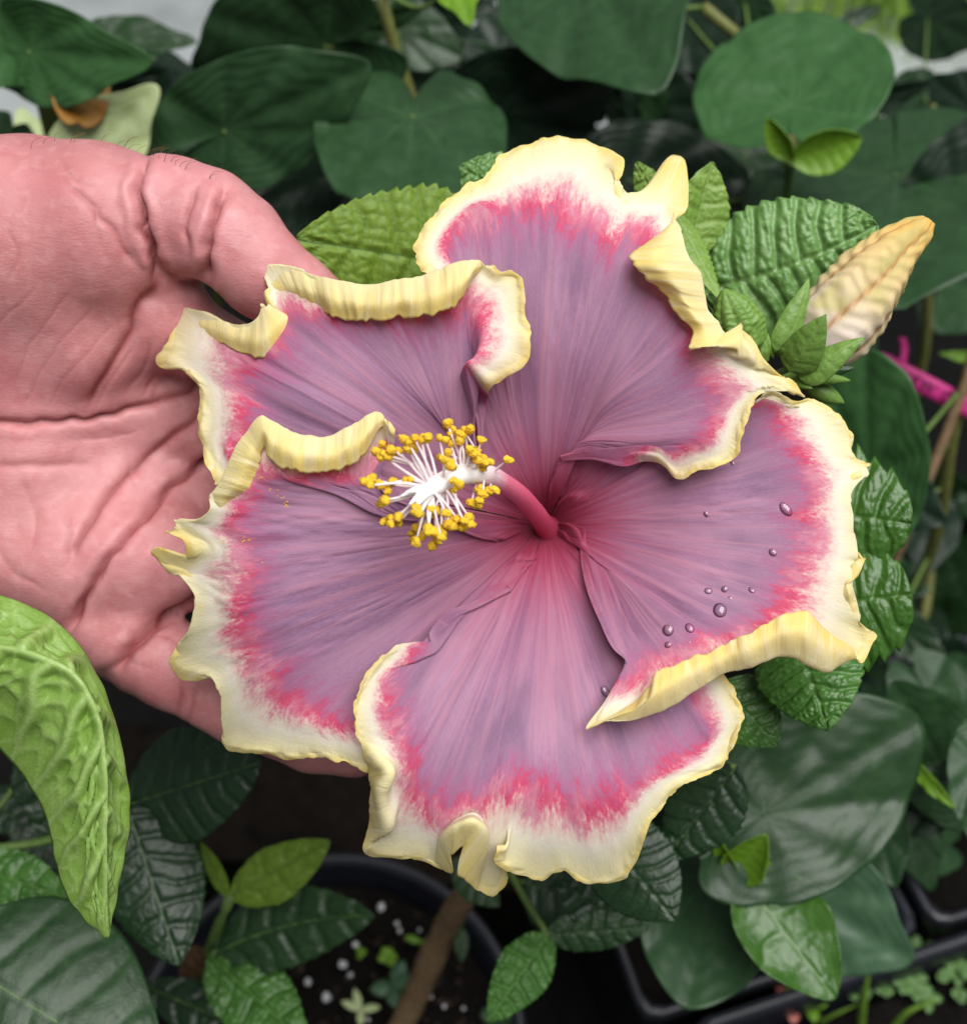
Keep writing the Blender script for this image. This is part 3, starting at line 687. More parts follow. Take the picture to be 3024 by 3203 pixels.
loft(tQ, 'leaf', [(-240, 2150, -4), (-60, 2280, -3), (60, 2405, -2), (150, 2560, -1), (180, 2700, 0), (215, 2800, 1), (275, 2880, 1), (333, 2932, 1)],
     [(-240, 1985, 4), (-60, 2015, 6), (120, 2052, 8), (240, 2120, 8), (305, 2240, 7), (330, 2420, 6), (330, 2640, 5), (334, 2932, 1)],
     [(-240, 1850, -2), (-20, 1862, -1), (120, 1915, -1), (250, 2030, -1), (325, 2170, -1), (378, 2350, -1), (402, 2560, -1), (372, 2740, 0), (336, 2934, 1)], M['leaf_curl'])
pin(tQ, PQ, [
    ((395, 2520, .385), (818, 2385, .37), 190, 'leaf_deep', dict(nt=16, nv=7, serr=.03, puff=.0010, hw2=170, roll=-6)),
    ((400, 2530, .38), (560, 3020, .37), 165, 'leaf_deep', dict(nt=16, nv=7, serr=.06, puff=.0010, roll=6, hw2=150)),
    ((-200, 2960, .34), (500, 3400, .33), 330, 'leaf_dark', dict(nt=20, nv=6, serr=.0, puff=.0010, nopet=True)),
    ((-120, 2700, .39), (215, 2810, .38), 90, 'leaf_fresh', dict(nt=12, nv=5)),
    ((120, 2300, .40), (170, 2640, .40), 95, 'leaf_deep', dict(nt=12, nv=5)),
    ((40, 2600, .45), (230, 2720, .45), 90, 'leaf_deep', dict(nt=12, nv=5)),
    ((-60, 2480, .47), (90, 2600, .46), 70, 'leaf_deep', dict(nt=12, nv=5)),
])
foot3 = np.array([*G(640, 3080, SOILZ)[:2], SOILZ])
tR = thing('hibiscus_seedling', 'young hibiscus shoot with a pale underside leaf standing over the pot rim', 'plant', foot3)
_, PR = stem(tR, 'stem', [foot3, (655, 2975, .46), (690, 2880, .43), (722, 2800, .42)], .0034, .0022, M['stem_green'], 26, 9)
pin(tR, PR, [
    ((722, 2805, .42), (1030, 2632, .41), 80, 'leaf_under', dict(nt=6, nv=4, serr=.03, puff=.0005, hw2=95, nopet=True)),
    ((712, 2805, .42), (628, 2636, .41), 26, 'leaf_under', dict(nt=6, nv=4, serr=.02, puff=.0005, nopet=True)),
    ((668, 2985, .44), (1170, 2865, .415), 120, 'leaf_dark', dict(nt=13, nv=6, serr=.07, puff=.0019, bend=-.05)),
    ((655, 2990, .44), (960, 3270, .41), 115, 'leaf_fresh', dict(nt=13, nv=6, serr=.06, puff=.0018)),
    ((455, 3085, .45), (900, 3280, .43), 80, 'leaf_deep', dict(nt=14, nv=7, serr=.06, puff=.0018)),
    ((660, 2990, .46), (560, 3060, .47), 60, 'leaf_brown', dict(nt=6, nv=4, serr=.02)),
])

# ------------------------------------------------------------------ buds (parts of the flowering plant)
def bud(parent, base, tip, prof, name, mat, spiral=2.2, ridges=5, ramp=.10, nseg=72, n=70, flat=.85, kink=0):
    B = WZ(*[np.array(v, float) for v in base]); T = WZ(*[np.array(v, float) for v in tip]); L, ah, s, nn = frame(B, T, 0)
    u = np.linspace(0, 1, n)[:, None]; th = np.linspace(0, 2 * math.pi, nseg, endpoint=False)[None, :]
    r = np.interp(u, [p[0] for p in prof], [p[1] for p in prof]) * MM / 1000
    ph = th * ridges + u * spiral * 2 * math.pi
    fold_ = np.abs((ph / (2 * math.pi)) % 1 - .5) * 2
    fine = np.sin(u * 74 - fold_ * 5 + 2.4 * n2(u * 9, th * 3, 4))
    rr = r * (1 + ramp * (fold_ ** .6 - .5) + .030 * fine * smooth(.1, .4, u) + .04 * n2(u * 8, th * 2, 9))
    off = kink * np.maximum(u - .8, 0) * L
    P = B + (u * L)[..., None] * ah + (rr * np.cos(th) + off)[..., None] * s + (rr * flat * np.sin(th))[..., None] * nn
    vn = 1 - smooth(.0, .16, fold_) + 0 * u; ps = np.stack([th * 9 + 0 * u, u * L * 1000 + 0 * th, 0 * u + 0 * th], -1)
    V = np.concatenate([P.reshape(-1, 3), [B + ah * L * 1.005 + s * kink * .2 * L]]); Fc = gridfaces(n, nseg, True).tolist()
    Fc += [[n * nseg, (n - 1) * nseg + j, (n - 1) * nseg + (j + 1) % nseg] for j in range(nseg)]
    at = {'tc': np.append((u + 0 * th).ravel(), 1), 'vn': np.append(vn.ravel(), 0), 'ps': np.concatenate([ps.reshape(-1, 3), [[0, 0, 0]]])}
    at['lp'] = at['ps']
    return mk(name, V, Fc, mat, parent, at)
fb = bud(tP, (2520, 1130, -24), (2880, 672, -14), [(0, 30), (.08, 96), (.22, 134), (.42, 132), (.62, 108), (.82, 74), (.94, 50), (1, 24)], 'flower_bud', M['bud'], .75, 5, .20, kink=.25)
def sepal(b, t_, hw, roll, curl, mat='sepal', seed=0, arch=.08):
    o, _ = pinnate(fb, 'sepal', b, t_, hw, M[mat], roll=roll, curl=curl, serr=0, nt=4, nv=4, puff=.0004, arch=arch, nu=50, nw=25, seed=seed, sub=False, p=.55, q=.8); return o
d_ = lambda dz: D0 - dz / 1000
sepal((2470, 1165, d_(-13)), (2582, 984, d_(-2)), 74, 0, .8, seed=1)
sepal((2500, 1185, d_(-15)), (2705, 1055, d_(-8)), 58, -20, .9, seed=2)
sepal((2440, 1110, d_(-18)), (2530, 870, d_(-16)), 60, 30, 1.0, seed=3)
sepal((2480, 1170, d_(-22)), (2670, 1150, d_(-18)), 60, -10, 1.2, 'leaf_dark', seed=5)
for k, (b, t_, hw) in enumerate([((2440, 1180, -20), (2660, 1190, -20), 36), ((2520, 1200, -24), (2640, 1260, -24), 44), ((2460, 1190, -22), (2540, 1215, -14), 22), ((2420, 1120, -20), (2370, 1010, -18), 20), ((2430, 1110, -16), (2445, 1090, -10), 26)]):
    o, _ = pinnate(fb, 'bract', (b[0], b[1], d_(b[2])), (t_[0], t_[1], d_(t_[2])), hw, M['sepal'], roll=-20 + 17 * k, curl=1.4, serr=.0, nv=3, puff=.00012, arch=.15, nu=40, nw=21, seed=k, sub=False)
bud(tP, (2345, 1110, -20), (2262, 905, -14), [(0, 30), (.15, 70), (.45, 84), (.75, 62), (.92, 30), (1, 8)], 'small_bud', M['sepal'], .35, 9, .16, flat=.9)
bud(tP, (2390, 1130, -20), (2372, 1030, -18), [(0, 14), (.3, 26), (.7, 22), (1, 4)], 'small_bud', M['sepal'], .3, 6, .16, n=30, nseg=40)

# ------------------------------------------------------------------ pink tape with writing
tp = thing('plant_tag', 'pink plastic tape with faint handwriting tied round a thin brown stem', 'plant tag', W(np.array(2850.), np.array(1170.), np.array(.555)))
def strip(A, B, w, mat, name, n=24, sag=0, tw=0):
    A = W(*[np.array(float(v)) for v in A]); B = W(*[np.array(float(v)) for v in B]); L, ah, s, nn = frame(A, B, tw)
    u = np.linspace(0, 1, n)[:, None]; v = np.array([-1, -.33, .33, 1])[None, :]
    P = A + (u * L)[..., None] * ah + (v * w / 2 + 0 * u)[..., None] * s + (sag * 4 * (u - u * u) + .0006 * n1(u * 9, 3) + 0 * v)[..., None] * nn
    return mk(name, P.reshape(-1, 3), gridfaces(n, 4), mat, tp, thick=.0003), (A, L, ah, s, nn)
st, (tA_, tL, tah, ts, tn) = strip((2745, 1125, .555), (3060, 1290, .550), .0098, M['pinktape'], 'tape', sag=.002)
strip((2822, 1145, .553), (2822, 1055, .556), .004, M['pinktape'], 'tape_end', sag=.002, tw=30)
txt = bpy.data.curves.new('lettering', 'FONT'); txt.body = 'NEW O'; txt.size = .0075; txt.extrude = .00005; txt.space_character = 1.25
to = bpy.data.objects.new('lettering', txt); COL.objects.link(to); bpy.context.view_layer.update()
dg = bpy.context.evaluated_depsgraph_get(); me_t = bpy.data.meshes.new_from_object(to.evaluated_get(dg)); bpy.data.objects.remove(to)
co = np.zeros(len(me_t.vertices) * 3); me_t.vertices.foreach_get('co', co); co = co.reshape(-1, 3)
uc = co[:, 0] + tL * .22; sg = .002 * 4 * (uc / tL - (uc / tL)**2)
sd = ts if ts @ UPV > 0 else -ts
Pw = tA_ + uc[:, None] * tah + (co[:, 1] - .0028)[:, None] * sd + (sg + .0012 + co[:, 2])[:, None] * tn
mk('lettering', Pw, [list(p.vertices) for p in me_t.polygons], M['ink'], tp, shade=False)
tt_ = thing('twig', 'thin brown bare stem leaning over the pink tape', 'plant', foot(2880, 1600, .62))
stem(tt_, 'stem', [foot(2880, 1600, .62), (2925, 1440, .55), (2985, 1290, .545), (3060, 1080, .54)], .0030, .0026, M['bark'])

# ------------------------------------------------------------------ weeds, perlite, grass
def blob(c, r, name, mat, parent=None, seed=0, sub=10, sq=(1, 1, 1), amp=.18):
    th, ph = np.meshgrid(np.linspace(0, math.pi, sub), np.linspace(0, 2 * math.pi, sub + 4, endpoint=False), indexing='ij')
    R = r * (1 + amp * n2(th * 2.4 + seed, np.cos(ph) * 1.5 + seed, seed))
    P = np.stack([R * np.sin(th) * np.cos(ph) * sq[0], R * np.sin(th) * np.sin(ph) * sq[1], R * np.cos(th) * sq[2]], -1) + c
    return mk(name, P.reshape(-1, 3), gridfaces(sub, sub + 4, True), mat, parent, origin=None if parent else c)
for i, (x, y, r) in enumerate([(1190, 2838, 15), (1072, 3018, 16), (1022, 3120, 17), (962, 3072, 12), (1112, 2955, 10), (1250, 2912, 8), (1240, 2890, 9), (1312, 2910, 8), (1096, 3050, 8), (1150, 3190, 9), (1390, 3150, 8), (1450, 3155, 7), (1245, 3020, 7), (1350, 3120, 6)]):
    p = G(x, y, SOILZ + .003)
    bl = blob(p, r * .00014, 'perlite_grain', M['perlite'], seed=i, amp=.5); tag(bl, 'white perlite grain lying on dark soil in the round pot', 'perlite', 'perlite grains in the round pot')
for i, (x, y, r) in enumerate([(2830, 2782, 11), (2828, 2812, 12), (2800, 2768, 8), (2845, 2800, 6)]):
    p = G(x, y, SOILZ - .012); bl = blob(p, r * .00019, 'perlite_grain', M['perlite'], seed=i + 20); tag(bl, 'white perlite grain lying on soil in the square pot at right', 'perlite', 'perlite grains in the square pot')
def leaflet(parent, c, d, L, w, mat, lift=.3):
    d = unit(np.array([d[0], d[1], 0])); s = np.array([-d[1], d[0], 0]); V = []
    n = 9
    for i in range(n):
        u = i / (n - 1); ww = w * math.sin(math.pi * min(1, u * .92 + .06)) ** .8
        for v in (-1, 0, 1): V.append(c + d * L * u + s * ww * v + np.array([0, 0, lift * L * u * (1 - .5 * u) + .12 * ww * abs(v)]))
    return mk('leaf', V, gridfaces(n, 3), mat, parent, {'vn': np.zeros(n * 3), 'lp': np.array(V) * 1000}, thick=.0002)
def weed(x, y, z, label, leaves, mat, h=.012, L=.011, w=.004, grp=None, rnd=0):
    c = G(x, y, z); t = thing('seedling', label, 'seedling', c, grp); random.seed(rnd)
    V, Fc = tube([c + np.array([0, 0, -.003]), c + np.array([0, 0, h])], [.0008, .0006], 6); mk('stem', V, Fc, M['stem_green'], t)
    for k in range(leaves):
        a = 6.28 * k / leaves + random.uniform(-.4, .4)
        leaflet(t, c + np.array([0, 0, h * random.uniform(.7, 1)]), (math.cos(a), math.sin(a)), L * random.uniform(.8, 1.15), w, mat)
weed(1238, 3110, SOILZ, 'grey-green seedling with oval leaves beside the trunk foot', 4, M['leaf_grey'], .014, .013, .0045, rnd=2)
weed(1215, 3005, SOILZ, 'pale lime clover seedling in the round pot', 5, M['leaf_lime'], .007, .006, .0028, rnd=3)
weed(1318, 2965, SOILZ, 'single upright olive sprout in the round pot', 2, M['leaf_lime'], .012, .010, .0022, rnd=4)
weed(1130, 3170, SOILZ, 'pale dry sprig lying on the soil near the trunk', 4, M['leaf_pale'], .006, .010, .0022, rnd=5)
weed(1560, 3195, SOILZ, 'small round-leaved seedling in the pot below the hanging serrated leaf', 4, M['leaf_round'], .01, .011, .005, rnd=6)
weed(1600, 3140, SOILZ, 'small dark seedling against the round pot rim', 4, M['leaf_round'], .012, .012, .005, rnd=9)
weed(1130, 2985, SOILZ, 'tiny yellow-green sprout between the perlite grains', 3, M['leaf_lime'], .004, .004, .0018, rnd=8)
for i, (x, y) in enumerate([(2440, 3085), (2490, 3100), (2470, 3170), (2530, 3160), (2560, 3100)]):
    weed(x, y, SOILZ - .015, 'little weed with reddish leaves under the tip of the glossy oval leaf', 4, M['weedred'] if i % 2 == 0 else M['leaf_lime'], .008, .009, .0035, 'reddish weeds in the square pot', 20 + i)
random.seed(11)
for i in range(34):
    weed(random.uniform(2640, 3000), random.uniform(2950, 3150) , SOILZ - .015, 'small clover weed among others in the square pot', 4, M['weed'], random.uniform(.005, .011), random.uniform(.004, .008), .0028, 'clover weeds in the square pot', 40 + i)
    random.seed(100 + i)
def blade(pts, w, label):
    C = curve(np.array([W(*[np.array(float(v)) for v in p]) for p in pts]), 18); V = []
    for i, c in enumerate(C):
        t_ = unit(C[min(i + 1, 17)] - C[max(i - 1, 0)]); s = unit(np.cross(t_, CAM - c)); n = np.cross(s, t_); ww = w * (1 - (i / 17) ** 2.2) + .0002
        V += [c - s * ww - n * ww * .25, c, c + s * ww - n * ww * .25]
    o = mk('grass_blade', V, gridfaces(18, 3), M['grass'], thick=.0002, origin=C[0]); tag(o, label, 'grass')
blade([(2690, 3240, .60), (2700, 3140, .58), (2722, 3010, .56)], .0022, 'upright green grass blade below the grey leaf in the square pot')
blade([(2780, 3230, .58), (2850, 3160, .565), (2935, 3128, .56)], .0018, 'arching grass blade lying over the soil near the clover weeds')
blade([(2560, 3200, .60), (2620, 3170, .59), (2690, 3140, .585)], .0010, 'dry thin grass blade beside the reddish weeds')

# ------------------------------------------------------------------ hand
def c3(x, y, dz):               # pixel + dz -> camera-frame mm
    d = 270.0 - dz; return np.array([(x - CX) / F * d, -(y - CY) / F * d, -d])
def chain(pts): return [(c3(p[0], p[1], p[2]), p[3]) for p in pts]
PALM = [
    [(-420, 960, -40, 37), (-200, 890, -38, 36), (100, 785, -33, 31), (300, 740, -29, 25.5), (400, 720, -27, 20)],
    [(-420, 1150, -46, 26), (-100, 1130, -43, 24), (280, 1070, -38, 18), (540, 985, -37, 11.5)],
    [(-420, 1300, -50, 26), (100, 1300, -48, 20), (400, 1290, -52, 15), (640, 1290, -56, 13)],
    [(-420, 1450, -54, 26), (100, 1500, -50, 22), (360, 1550, -53, 16), (600, 1590, -57, 13)],
    [(-420, 1570, -56, 28), (-50, 1670, -51, 25), (200, 1760, -46, 19), (400, 1860, -47, 14)],
    [(300, 1700, -44, 14), (440, 1750, -42, 13.5), (570, 1780, -44, 12)],
]
DIGITS = [
    [(420, 690, -25, 16.5), (540, 678, -22, 15.8), (650, 700, -20, 14.4), (735, 755, -18, 13.0), (820, 850, -18, 12.0), (930, 930, -21, 11.0), (1010, 970, -25, 9)],
    [(520, 1010, -36, 12), (640, 1075, -44, 11), (850, 1180, -52, 10.5), (1080, 1260, -54, 9.5), (1200, 1300, -52, 8)],
    [(600, 1290, -54, 13), (850, 1420, -58, 11.5), (1150, 1540, -54, 10.5), (1320, 1620, -50, 8.5)],
    [(540, 1700, -46, 13), (800, 1880, -52, 11), (1050, 1980, -54, 10), (1220, 2010, -50, 8.5)],
    [(330, 1960, -46, 13.5), (540, 2080, -43, 12.4), (760, 2205, -42, 11.4), (980, 2300, -40, 10.2), (1110, 2335, -37, 8.6)],
]
h = 1.0
lo = np.array([-190., -84., -362.]); hi = np.array([-20., 108., -250.])
xs = np.arange(lo[0], hi[0], h); ys = np.arange(lo[1], hi[1], h); zs = np.arange(lo[2], hi[2], h)
GX, GY, GZ = np.meshgrid(xs.astype(np.float32), ys.astype(np.float32), zs.astype(np.float32), indexing='ij')
def sd_chain(pts):
    pts = chain(pts); best = None
    for (a, ra), (b, rb) in zip(pts[:-1], pts[1:]):
        ba = b - a; L2 = ba @ ba
        t = ((GX - a[0]) * ba[0] + (GY - a[1]) * ba[1] + (GZ - a[2]) * ba[2]) / L2; np.clip(t, 0, 1, out=t)
        d = np.sqrt((GX - a[0] - t * ba[0])**2 + (GY - a[1] - t * ba[1])**2 + (GZ - a[2] - t * ba[2])**2) - (ra + (rb - ra) * t)
        best = d if best is None else smin(best, d, 2.0)
    return best
def smin(a, b, k):
    hh = np.clip(.5 + .5 * (b - a) / k, 0, 1); return b + (a - b) * hh - k * hh * (1 - hh)
sd = None
for p in PALM:
    d = sd_chain(p); sd = d if sd is None else smin(sd, d, 8.0)
palm_sd = sd.copy(); out = palm_sd
for i, p in enumerate(DIGITS):
    d = sd_chain(p); out = smin(out, d, 3.2) if i else smin(out, d, 2.4)
sd = out
def surface_nets(S):
    ins = S < 0; nx, ny, nz = S.shape
    cnt = np.zeros((nx - 1, ny - 1, nz - 1), np.int8); acc = np.zeros((nx - 1, ny - 1, nz - 1, 3), np.float32); ne = np.zeros((nx - 1, ny - 1, nz - 1), np.float32)
    corners = [(i, j, k) for i in (0, 1) for j in (0, 1) for k in (0, 1)]
    sl = lambda c: S[c[0]:nx - 1 + c[0], c[1]:ny - 1 + c[1], c[2]:nz - 1 + c[2]]
    for c in corners:
        for ax in range(3):
            if c[ax] == 0:
                e = list(c); e[ax] = 1; a = sl(c); b = sl(e); m = (a < 0) != (b < 0)
                t = np.where(m, a / np.where(m, a - b, 1), 0)
                for q in range(3): acc[..., q] += np.where(m, c[q] + (t if q == ax else 0), 0)
                ne += m
    act = ne > 0; idx = -np.ones(act.shape, np.int64); idx[act] = np.arange(act.sum())
    I = np.argwhere(act); V = I + acc[act] / ne[act][:, None]; faces = []
    for ax in range(3):
        o1, o2 = [(1, 2), (2, 0), (0, 1)][ax]
        sh = list(S.shape); a = np.take(S, range(0, sh[ax] - 1), ax); b = np.take(S, range(1, sh[ax]), ax); m = (a < 0) != (b < 0)
        P = np.argwhere(m); ok = (P[:, o1] > 0) & (P[:, o2] > 0) & (P[:, o1] < sh[o1] - 1) & (P[:, o2] < sh[o2] - 1); P = P[ok]
        flip = (a < 0)[tuple(P.T)]
        def at(d1, d2):
            Q = P.copy(); Q[:, o1] -= d1; Q[:, o2] -= d2; return idx[tuple(Q.T)]
        q = np.stack([at(1, 1), at(0, 1), at(0, 0), at(1, 0)], -1); q[~flip] = q[~flip][:, ::-1]; faces.append(q)
    return V, np.concatenate(faces)
V, Fq = surface_nets(sd); V = V * h + lo
def cam2world(P): return CAM + P[:, :1] / 1000 * RGT + P[:, 1:2] / 1000 * UPV + (-P[:, 2:3] / 1000) * FWD
tmp = mk('hand_tmp', V, Fq, None, origin=(0, 0, 0))
sm = tmp.modifiers.new('s', 'SMOOTH'); sm.factor = .5; sm.iterations = 4
ss = tmp.modifiers.new('u', 'SUBSURF'); ss.levels = 1; ss.render_levels = 1
bpy.context.view_layer.update()
em = tmp.evaluated_get(bpy.context.evaluated_depsgraph_get()).to_mesh()
nvv = len(em.vertices); V = np.zeros(nvv * 3, np.float32); em.vertices.foreach_get('co', V); V = V.reshape(-1, 3).astype(float)
N = np.zeros(nvv * 3, np.float32); em.vertices.foreach_get('normal', N); N = N.reshape(-1, 3)
lv = np.zeros(len(em.loops), np.int32); em.loops.foreach_get('vertex_index', lv); Fq = lv.reshape(-1, 4)
bpy.data.objects.remove(tmp)
px = V[:, 0] / -V[:, 2] * F + CX; py = CY - V[:, 1] / -V[:, 2] * F
CREASE = [
    ([(460, 490), (425, 590), (432, 650), (452, 720), (478, 790), (505, 848)], 3.2, 10),
    ([(415, 610), (442, 640), (450, 680), (436, 720), (448, 745), (474, 790), (492, 850), (478, 880)], 1.3, 9),
    ([(625, 565), (596, 640), (584, 720), (582, 800)], 1.0, 11),
    ([(705, 600), (668, 670), (648, 750), (643, 830), (640, 890)], 3.2, 10),
    ([(500, 850), (560, 868), (620, 868), (645, 850)], 3.0, 14),
    ([(-100, 1318), (120, 1322), (260, 1314), (390, 1285), (480, 1262), (560, 1225), (640, 1180)], 1.8, 10),
    ([(-100, 1455), (130, 1450), (300, 1452)], .7, 15),
    ([(660, 1265), (560, 1350), (480, 1420), (380, 1505), (320, 1580), (260, 1680), (220, 1760)], 1.4, 15),
    ([(700, 1400), (560, 1500), (470, 1590), (380, 1690), (320, 1770), (270, 1870), (205, 1985)], 3.2, 11),
    ([(700, 1850), (620, 1885), (560, 1915), (500, 1950), (420, 2020), (340, 2115)], 4.0, 17),
    ([(575, 2120), (562, 2200), (545, 2260)], .8, 13),
    ([(610, 2130), (600, 2200), (580, 2280)], .5, 11),
    ([(495, 855), (487, 900), (430, 960), (400, 1040), (330, 1180), (262, 1280)], 1.5, 17),
    ([(190, 555), (280, 640), (350, 720), (400, 800), (430, 840)], .6, 10),
    ([(130, 880), (60, 950), (0, 1010), (-60, 1100)], .13, 6),
    ([(230, 900), (150, 1000), (70, 1130), (40, 1230)], .13, 6),
    ([(300, 950), (200, 1060), (120, 1180), (60, 1290)], .13, 6),
    ([(360, 1000), (280, 1100), (190, 1200), (140, 1290)], .13, 6),
    ([(430, 1060), (350, 1190), (290, 1290)], .35, 7),
    ([(480, 1030), (460, 1120), (400, 1230)], .35, 8), ([(560, 1010), (470, 1190), (430, 1260)], .3, 8),
    ([(180, 480), (240, 560), (330, 600)], .25, 14), ([(330, 620), (300, 700), (340, 790)], .2, 10),
    ([(205, 1600), (215, 1700), (210, 1780)], .4, 15), ([(400, 1430), (420, 1520), (470, 1500)], .3, 9),
    ([(500, 1200), (480, 1250), (500, 1300)], .25, 9), ([(640, 1050), (590, 1180), (560, 1225)], .35, 12),
    ([(430, 1980), (560, 2010), (640, 2060)], .3, 8), ([(360, 2060), (480, 2090)], .25, 7),
    ([(-20, 1700), (60, 1800), (150, 1850)], .3, 10), ([(60, 1480), (110, 1600), (100, 1720)], .25, 11),
    ([(20, 700), (60, 800), (10, 900)], .2, 6), ([(200, 1380), (330, 1370), (450, 1340)], .25, 8),
]
def polydist(x, y, pts):
    C = curve(np.array(pts, float), 40); best = np.full(x.shape, 1e9)
    for a, b in zip(C[:-1], C[1:]):
        ba = b - a; t = np.clip(((x - a[0]) * ba[0] + (y - a[1]) * ba[1]) / (ba @ ba + 1e-9), 0, 1)
        best = np.minimum(best, np.hypot(x - a[0] - t * ba[0], y - a[1] - t * ba[1]))
    e = np.minimum(np.hypot(x - C[0][0], y - C[0][1]), np.hypot(x - C[-1][0], y - C[-1][1]))
    return best, smooth(0, 60, e)
front = smooth(.05, .4, N[:, 2]); disp = np.zeros(len(V)); cr = np.zeros(len(V))
wx = px + 7 * n2(px / 45, py / 45, 3); wy = py + 7 * n2(px / 45, py / 45, 4)
for pts, dep, wd in CREASE:
    d, en = polydist(wx, wy, pts); g = np.exp(-(d / wd)**2) * (.25 + .75 * en); sh = np.exp(-(d / (wd * 2.6))**2) * (.25 + .75 * en)
    disp -= dep * (g * .9 + sh * .10) - dep * .16 * np.exp(-((d - wd * 3.2) / (wd * 1.9))**2) * en
    cr = np.maximum(cr, np.clip(dep / 1.5, .22, 1) * np.exp(-(d / (wd * .55))**2) * en)
disp = disp * front + .22 * n2(px / 110, py / 110, 1) + .05 * n2(px / 30, py / 30, 2)
V = V + N * disp[:, None]
hp = V.copy()
Pw = cam2world(V)
hand = mk('hand', Pw, Fq, M['skin'], attrs={'hp': hp, 'cr': cr * front}, origin=Pw[np.argmin(V[:, 0])])
tag(hand, 'bare left hand with open palm and bent thumb cradling the flower from behind', 'hand')
# short hairs along the upper edge of the thumb
HV = []; HF = []; random.seed(5)
for i in range(46):
    f_ = random.random(); x = np.interp(f_, [0, .25, .5, .75, 1], [10, 150, 330, 520, 660]); y = np.interp(x, [0, 145, 320, 530, 680], [487, 440, 436, 502, 560]) + random.uniform(0, 10)
    j = np.argmin((px - x)**2 + (py - y)**2); b = Pw[j]; n_ = RGT * N[j, 0] + UPV * N[j, 1] - FWD * N[j, 2]
    d = unit(n_ + RGT * random.uniform(.3, 1.3) + UPV * random.uniform(-.1, .4)); L = random.uniform(.002, .0045)
    v, f = tube(curve([b - n_ * .0004, b + d * L * .6, b + d * L + RGT * L * .35 - UPV * L * .15], 6), np.linspace(.00007, .00003, 6), 4, False)
    HF += (np.array(f) + len(HV)).tolist(); HV += v.tolist()
hr = mk('hair', HV, HF, M['hairs'], hand); hr['kind'] = 'stuff'

# ------------------------------------------------------------------ the flower
TH = np.array([1705., 1640.])
BASE = WZ(np.array(1722.), np.array(1652.), np.array(-44.))
FL = thing('hibiscus_flower', 'large ruffled mauve hibiscus flower with red ring, yellow rolled edges and yellow stamens', 'flower', BASE)
rim = lambda v, **k: dict(rim=v, **k)
PET = {}
PET['A'] = [
 (1480,1170,1440,1100,1420,1080,rim(.6)), (1470,950,1410,910,1390,890), (1430,870,1350,850,1330,860), (1400,760,1320,785,1298,780), (1445,690,1357,700,1340,690), (1500,660,1427,625,1410,615),
 (1590,655,1552,545,1545,525), (1620,650,1577,505,1560,487), (1680,640,1672,462,1670,445), (1740,655,1785,454,1785,437), (1790,685,1860,474,1870,455),
 (1830,700,1895,515,1956,510,dict(e=3)), (1870,720,1938,570,1905,600), (1925,735,1960,603,1962,662), (1985,715,2050,600,2100,492,dict(e=-2)), (2010,720,2100,610,2146,520),
 (2025,730,2100,650,2150,640,dict(e=2)), (2040,760,2120,700,2050,740), (2060,800,2142,785,1972,790), (2090,860,2186,860,2003,850), (2130,950,2212,960,2078,942), (2165,1010,2250,1020,2155,1035),
 (2180,1080,2300,1085,2195,1080), (2185,1105,2310,1100,2305,1020,dict(e=-4)), (2200,1130,2345,1112,2312,1030,dict(e=-5)), (2220,1150,2368,1142,2385,1123), (2250,1185,2440,1190,2482,1198,dict(e=-2)), (2262,1215,2472,1226,2519,1244,dict(e=-3)),
 (2270,1250,2400,1205,2411,1216), (2260,1290,2337,1265,2353,1272), (2235,1330,2316,1330,2333,1336), (2200,1370,2275,1425,2290,1440), (2150,1400,2180,1457,2183,1474),
 (2100,1420,2118,1475,2125,1498), (2050,1395,2062,1432,2072,1450,dict(e=-1)), (1990,1395,2010,1422,2020,1440,rim(.6,e=-2)), (1890,1405,1935,1442,1950,1458,rim(.15)), (1815,1412,1842,1430,1853,1436,rim(0)),
 (1750,1428,1752,1436,1753,1440,rim(0,M=(1716,1540)))]
PET['B'] = [
 (1000,1480,860,1500,790,1520,rim(.6)), (850,1460,740,1495,700,1520,rim(.8)), (740,1430,690,1480,674,1500), (730,1370,650,1400,635,1400), (745,1310,642,1300,626,1300), (740,1250,640,1220,620,1210), (720,1200,600,1165,575,1160),
 (715,1160,545,1130,504,1140,dict(e=-2)), (735,1135,555,1085,530,1085), (740,1115,572,967,566,1015), (760,1110,630,975,630,1060), (790,1110,719,1015,711,1082), (800,1108,765,1017,756,1104), (830,1100,800,1000,804,1125),
 (850,1080,822,957,880,1095), (875,1050,842,956,931,1010), (890,1000,836,900,853,966), (920,990,820,845,870,966), (960,980,898,836,935,970), (1010,975,998,869,1010,981), (1080,975,1066,886,1084,1000),
 (1150,970,1150,892,1150,1005), (1240,970,1250,881,1250,999), (1340,955,1381,848,1392,971), (1410,940,1460,825,1445,930), (1440,930,1505,815,1490,865), (1455,925,1522,830,1532,830), (1470,940,1558,864,1567,848),
 (1485,965,1608,876,1625,860), (1500,1000,1622,930,1642,930,dict(r=1)), (1512,1025,1624,995,1645,995,dict(r=2)), (1512,1060,1638,1040,1660,1040,dict(r=3)), (1500,1100,1618,1118,1640,1133,dict(r=5)), (1480,1125,1555,1168,1572,1185,dict(r=6)), (1455,1140,1515,1196,1533,1216,dict(r=6)),
 (1440,1175,1495,1225,1526,1242,rim(.2,r=-4)), (1488,1300,1502,1330,1510,1340,rim(0,k=-3,e=-3)), (1500,1400,1503,1420,1505,1430,rim(0,M=(1600,1500)))]
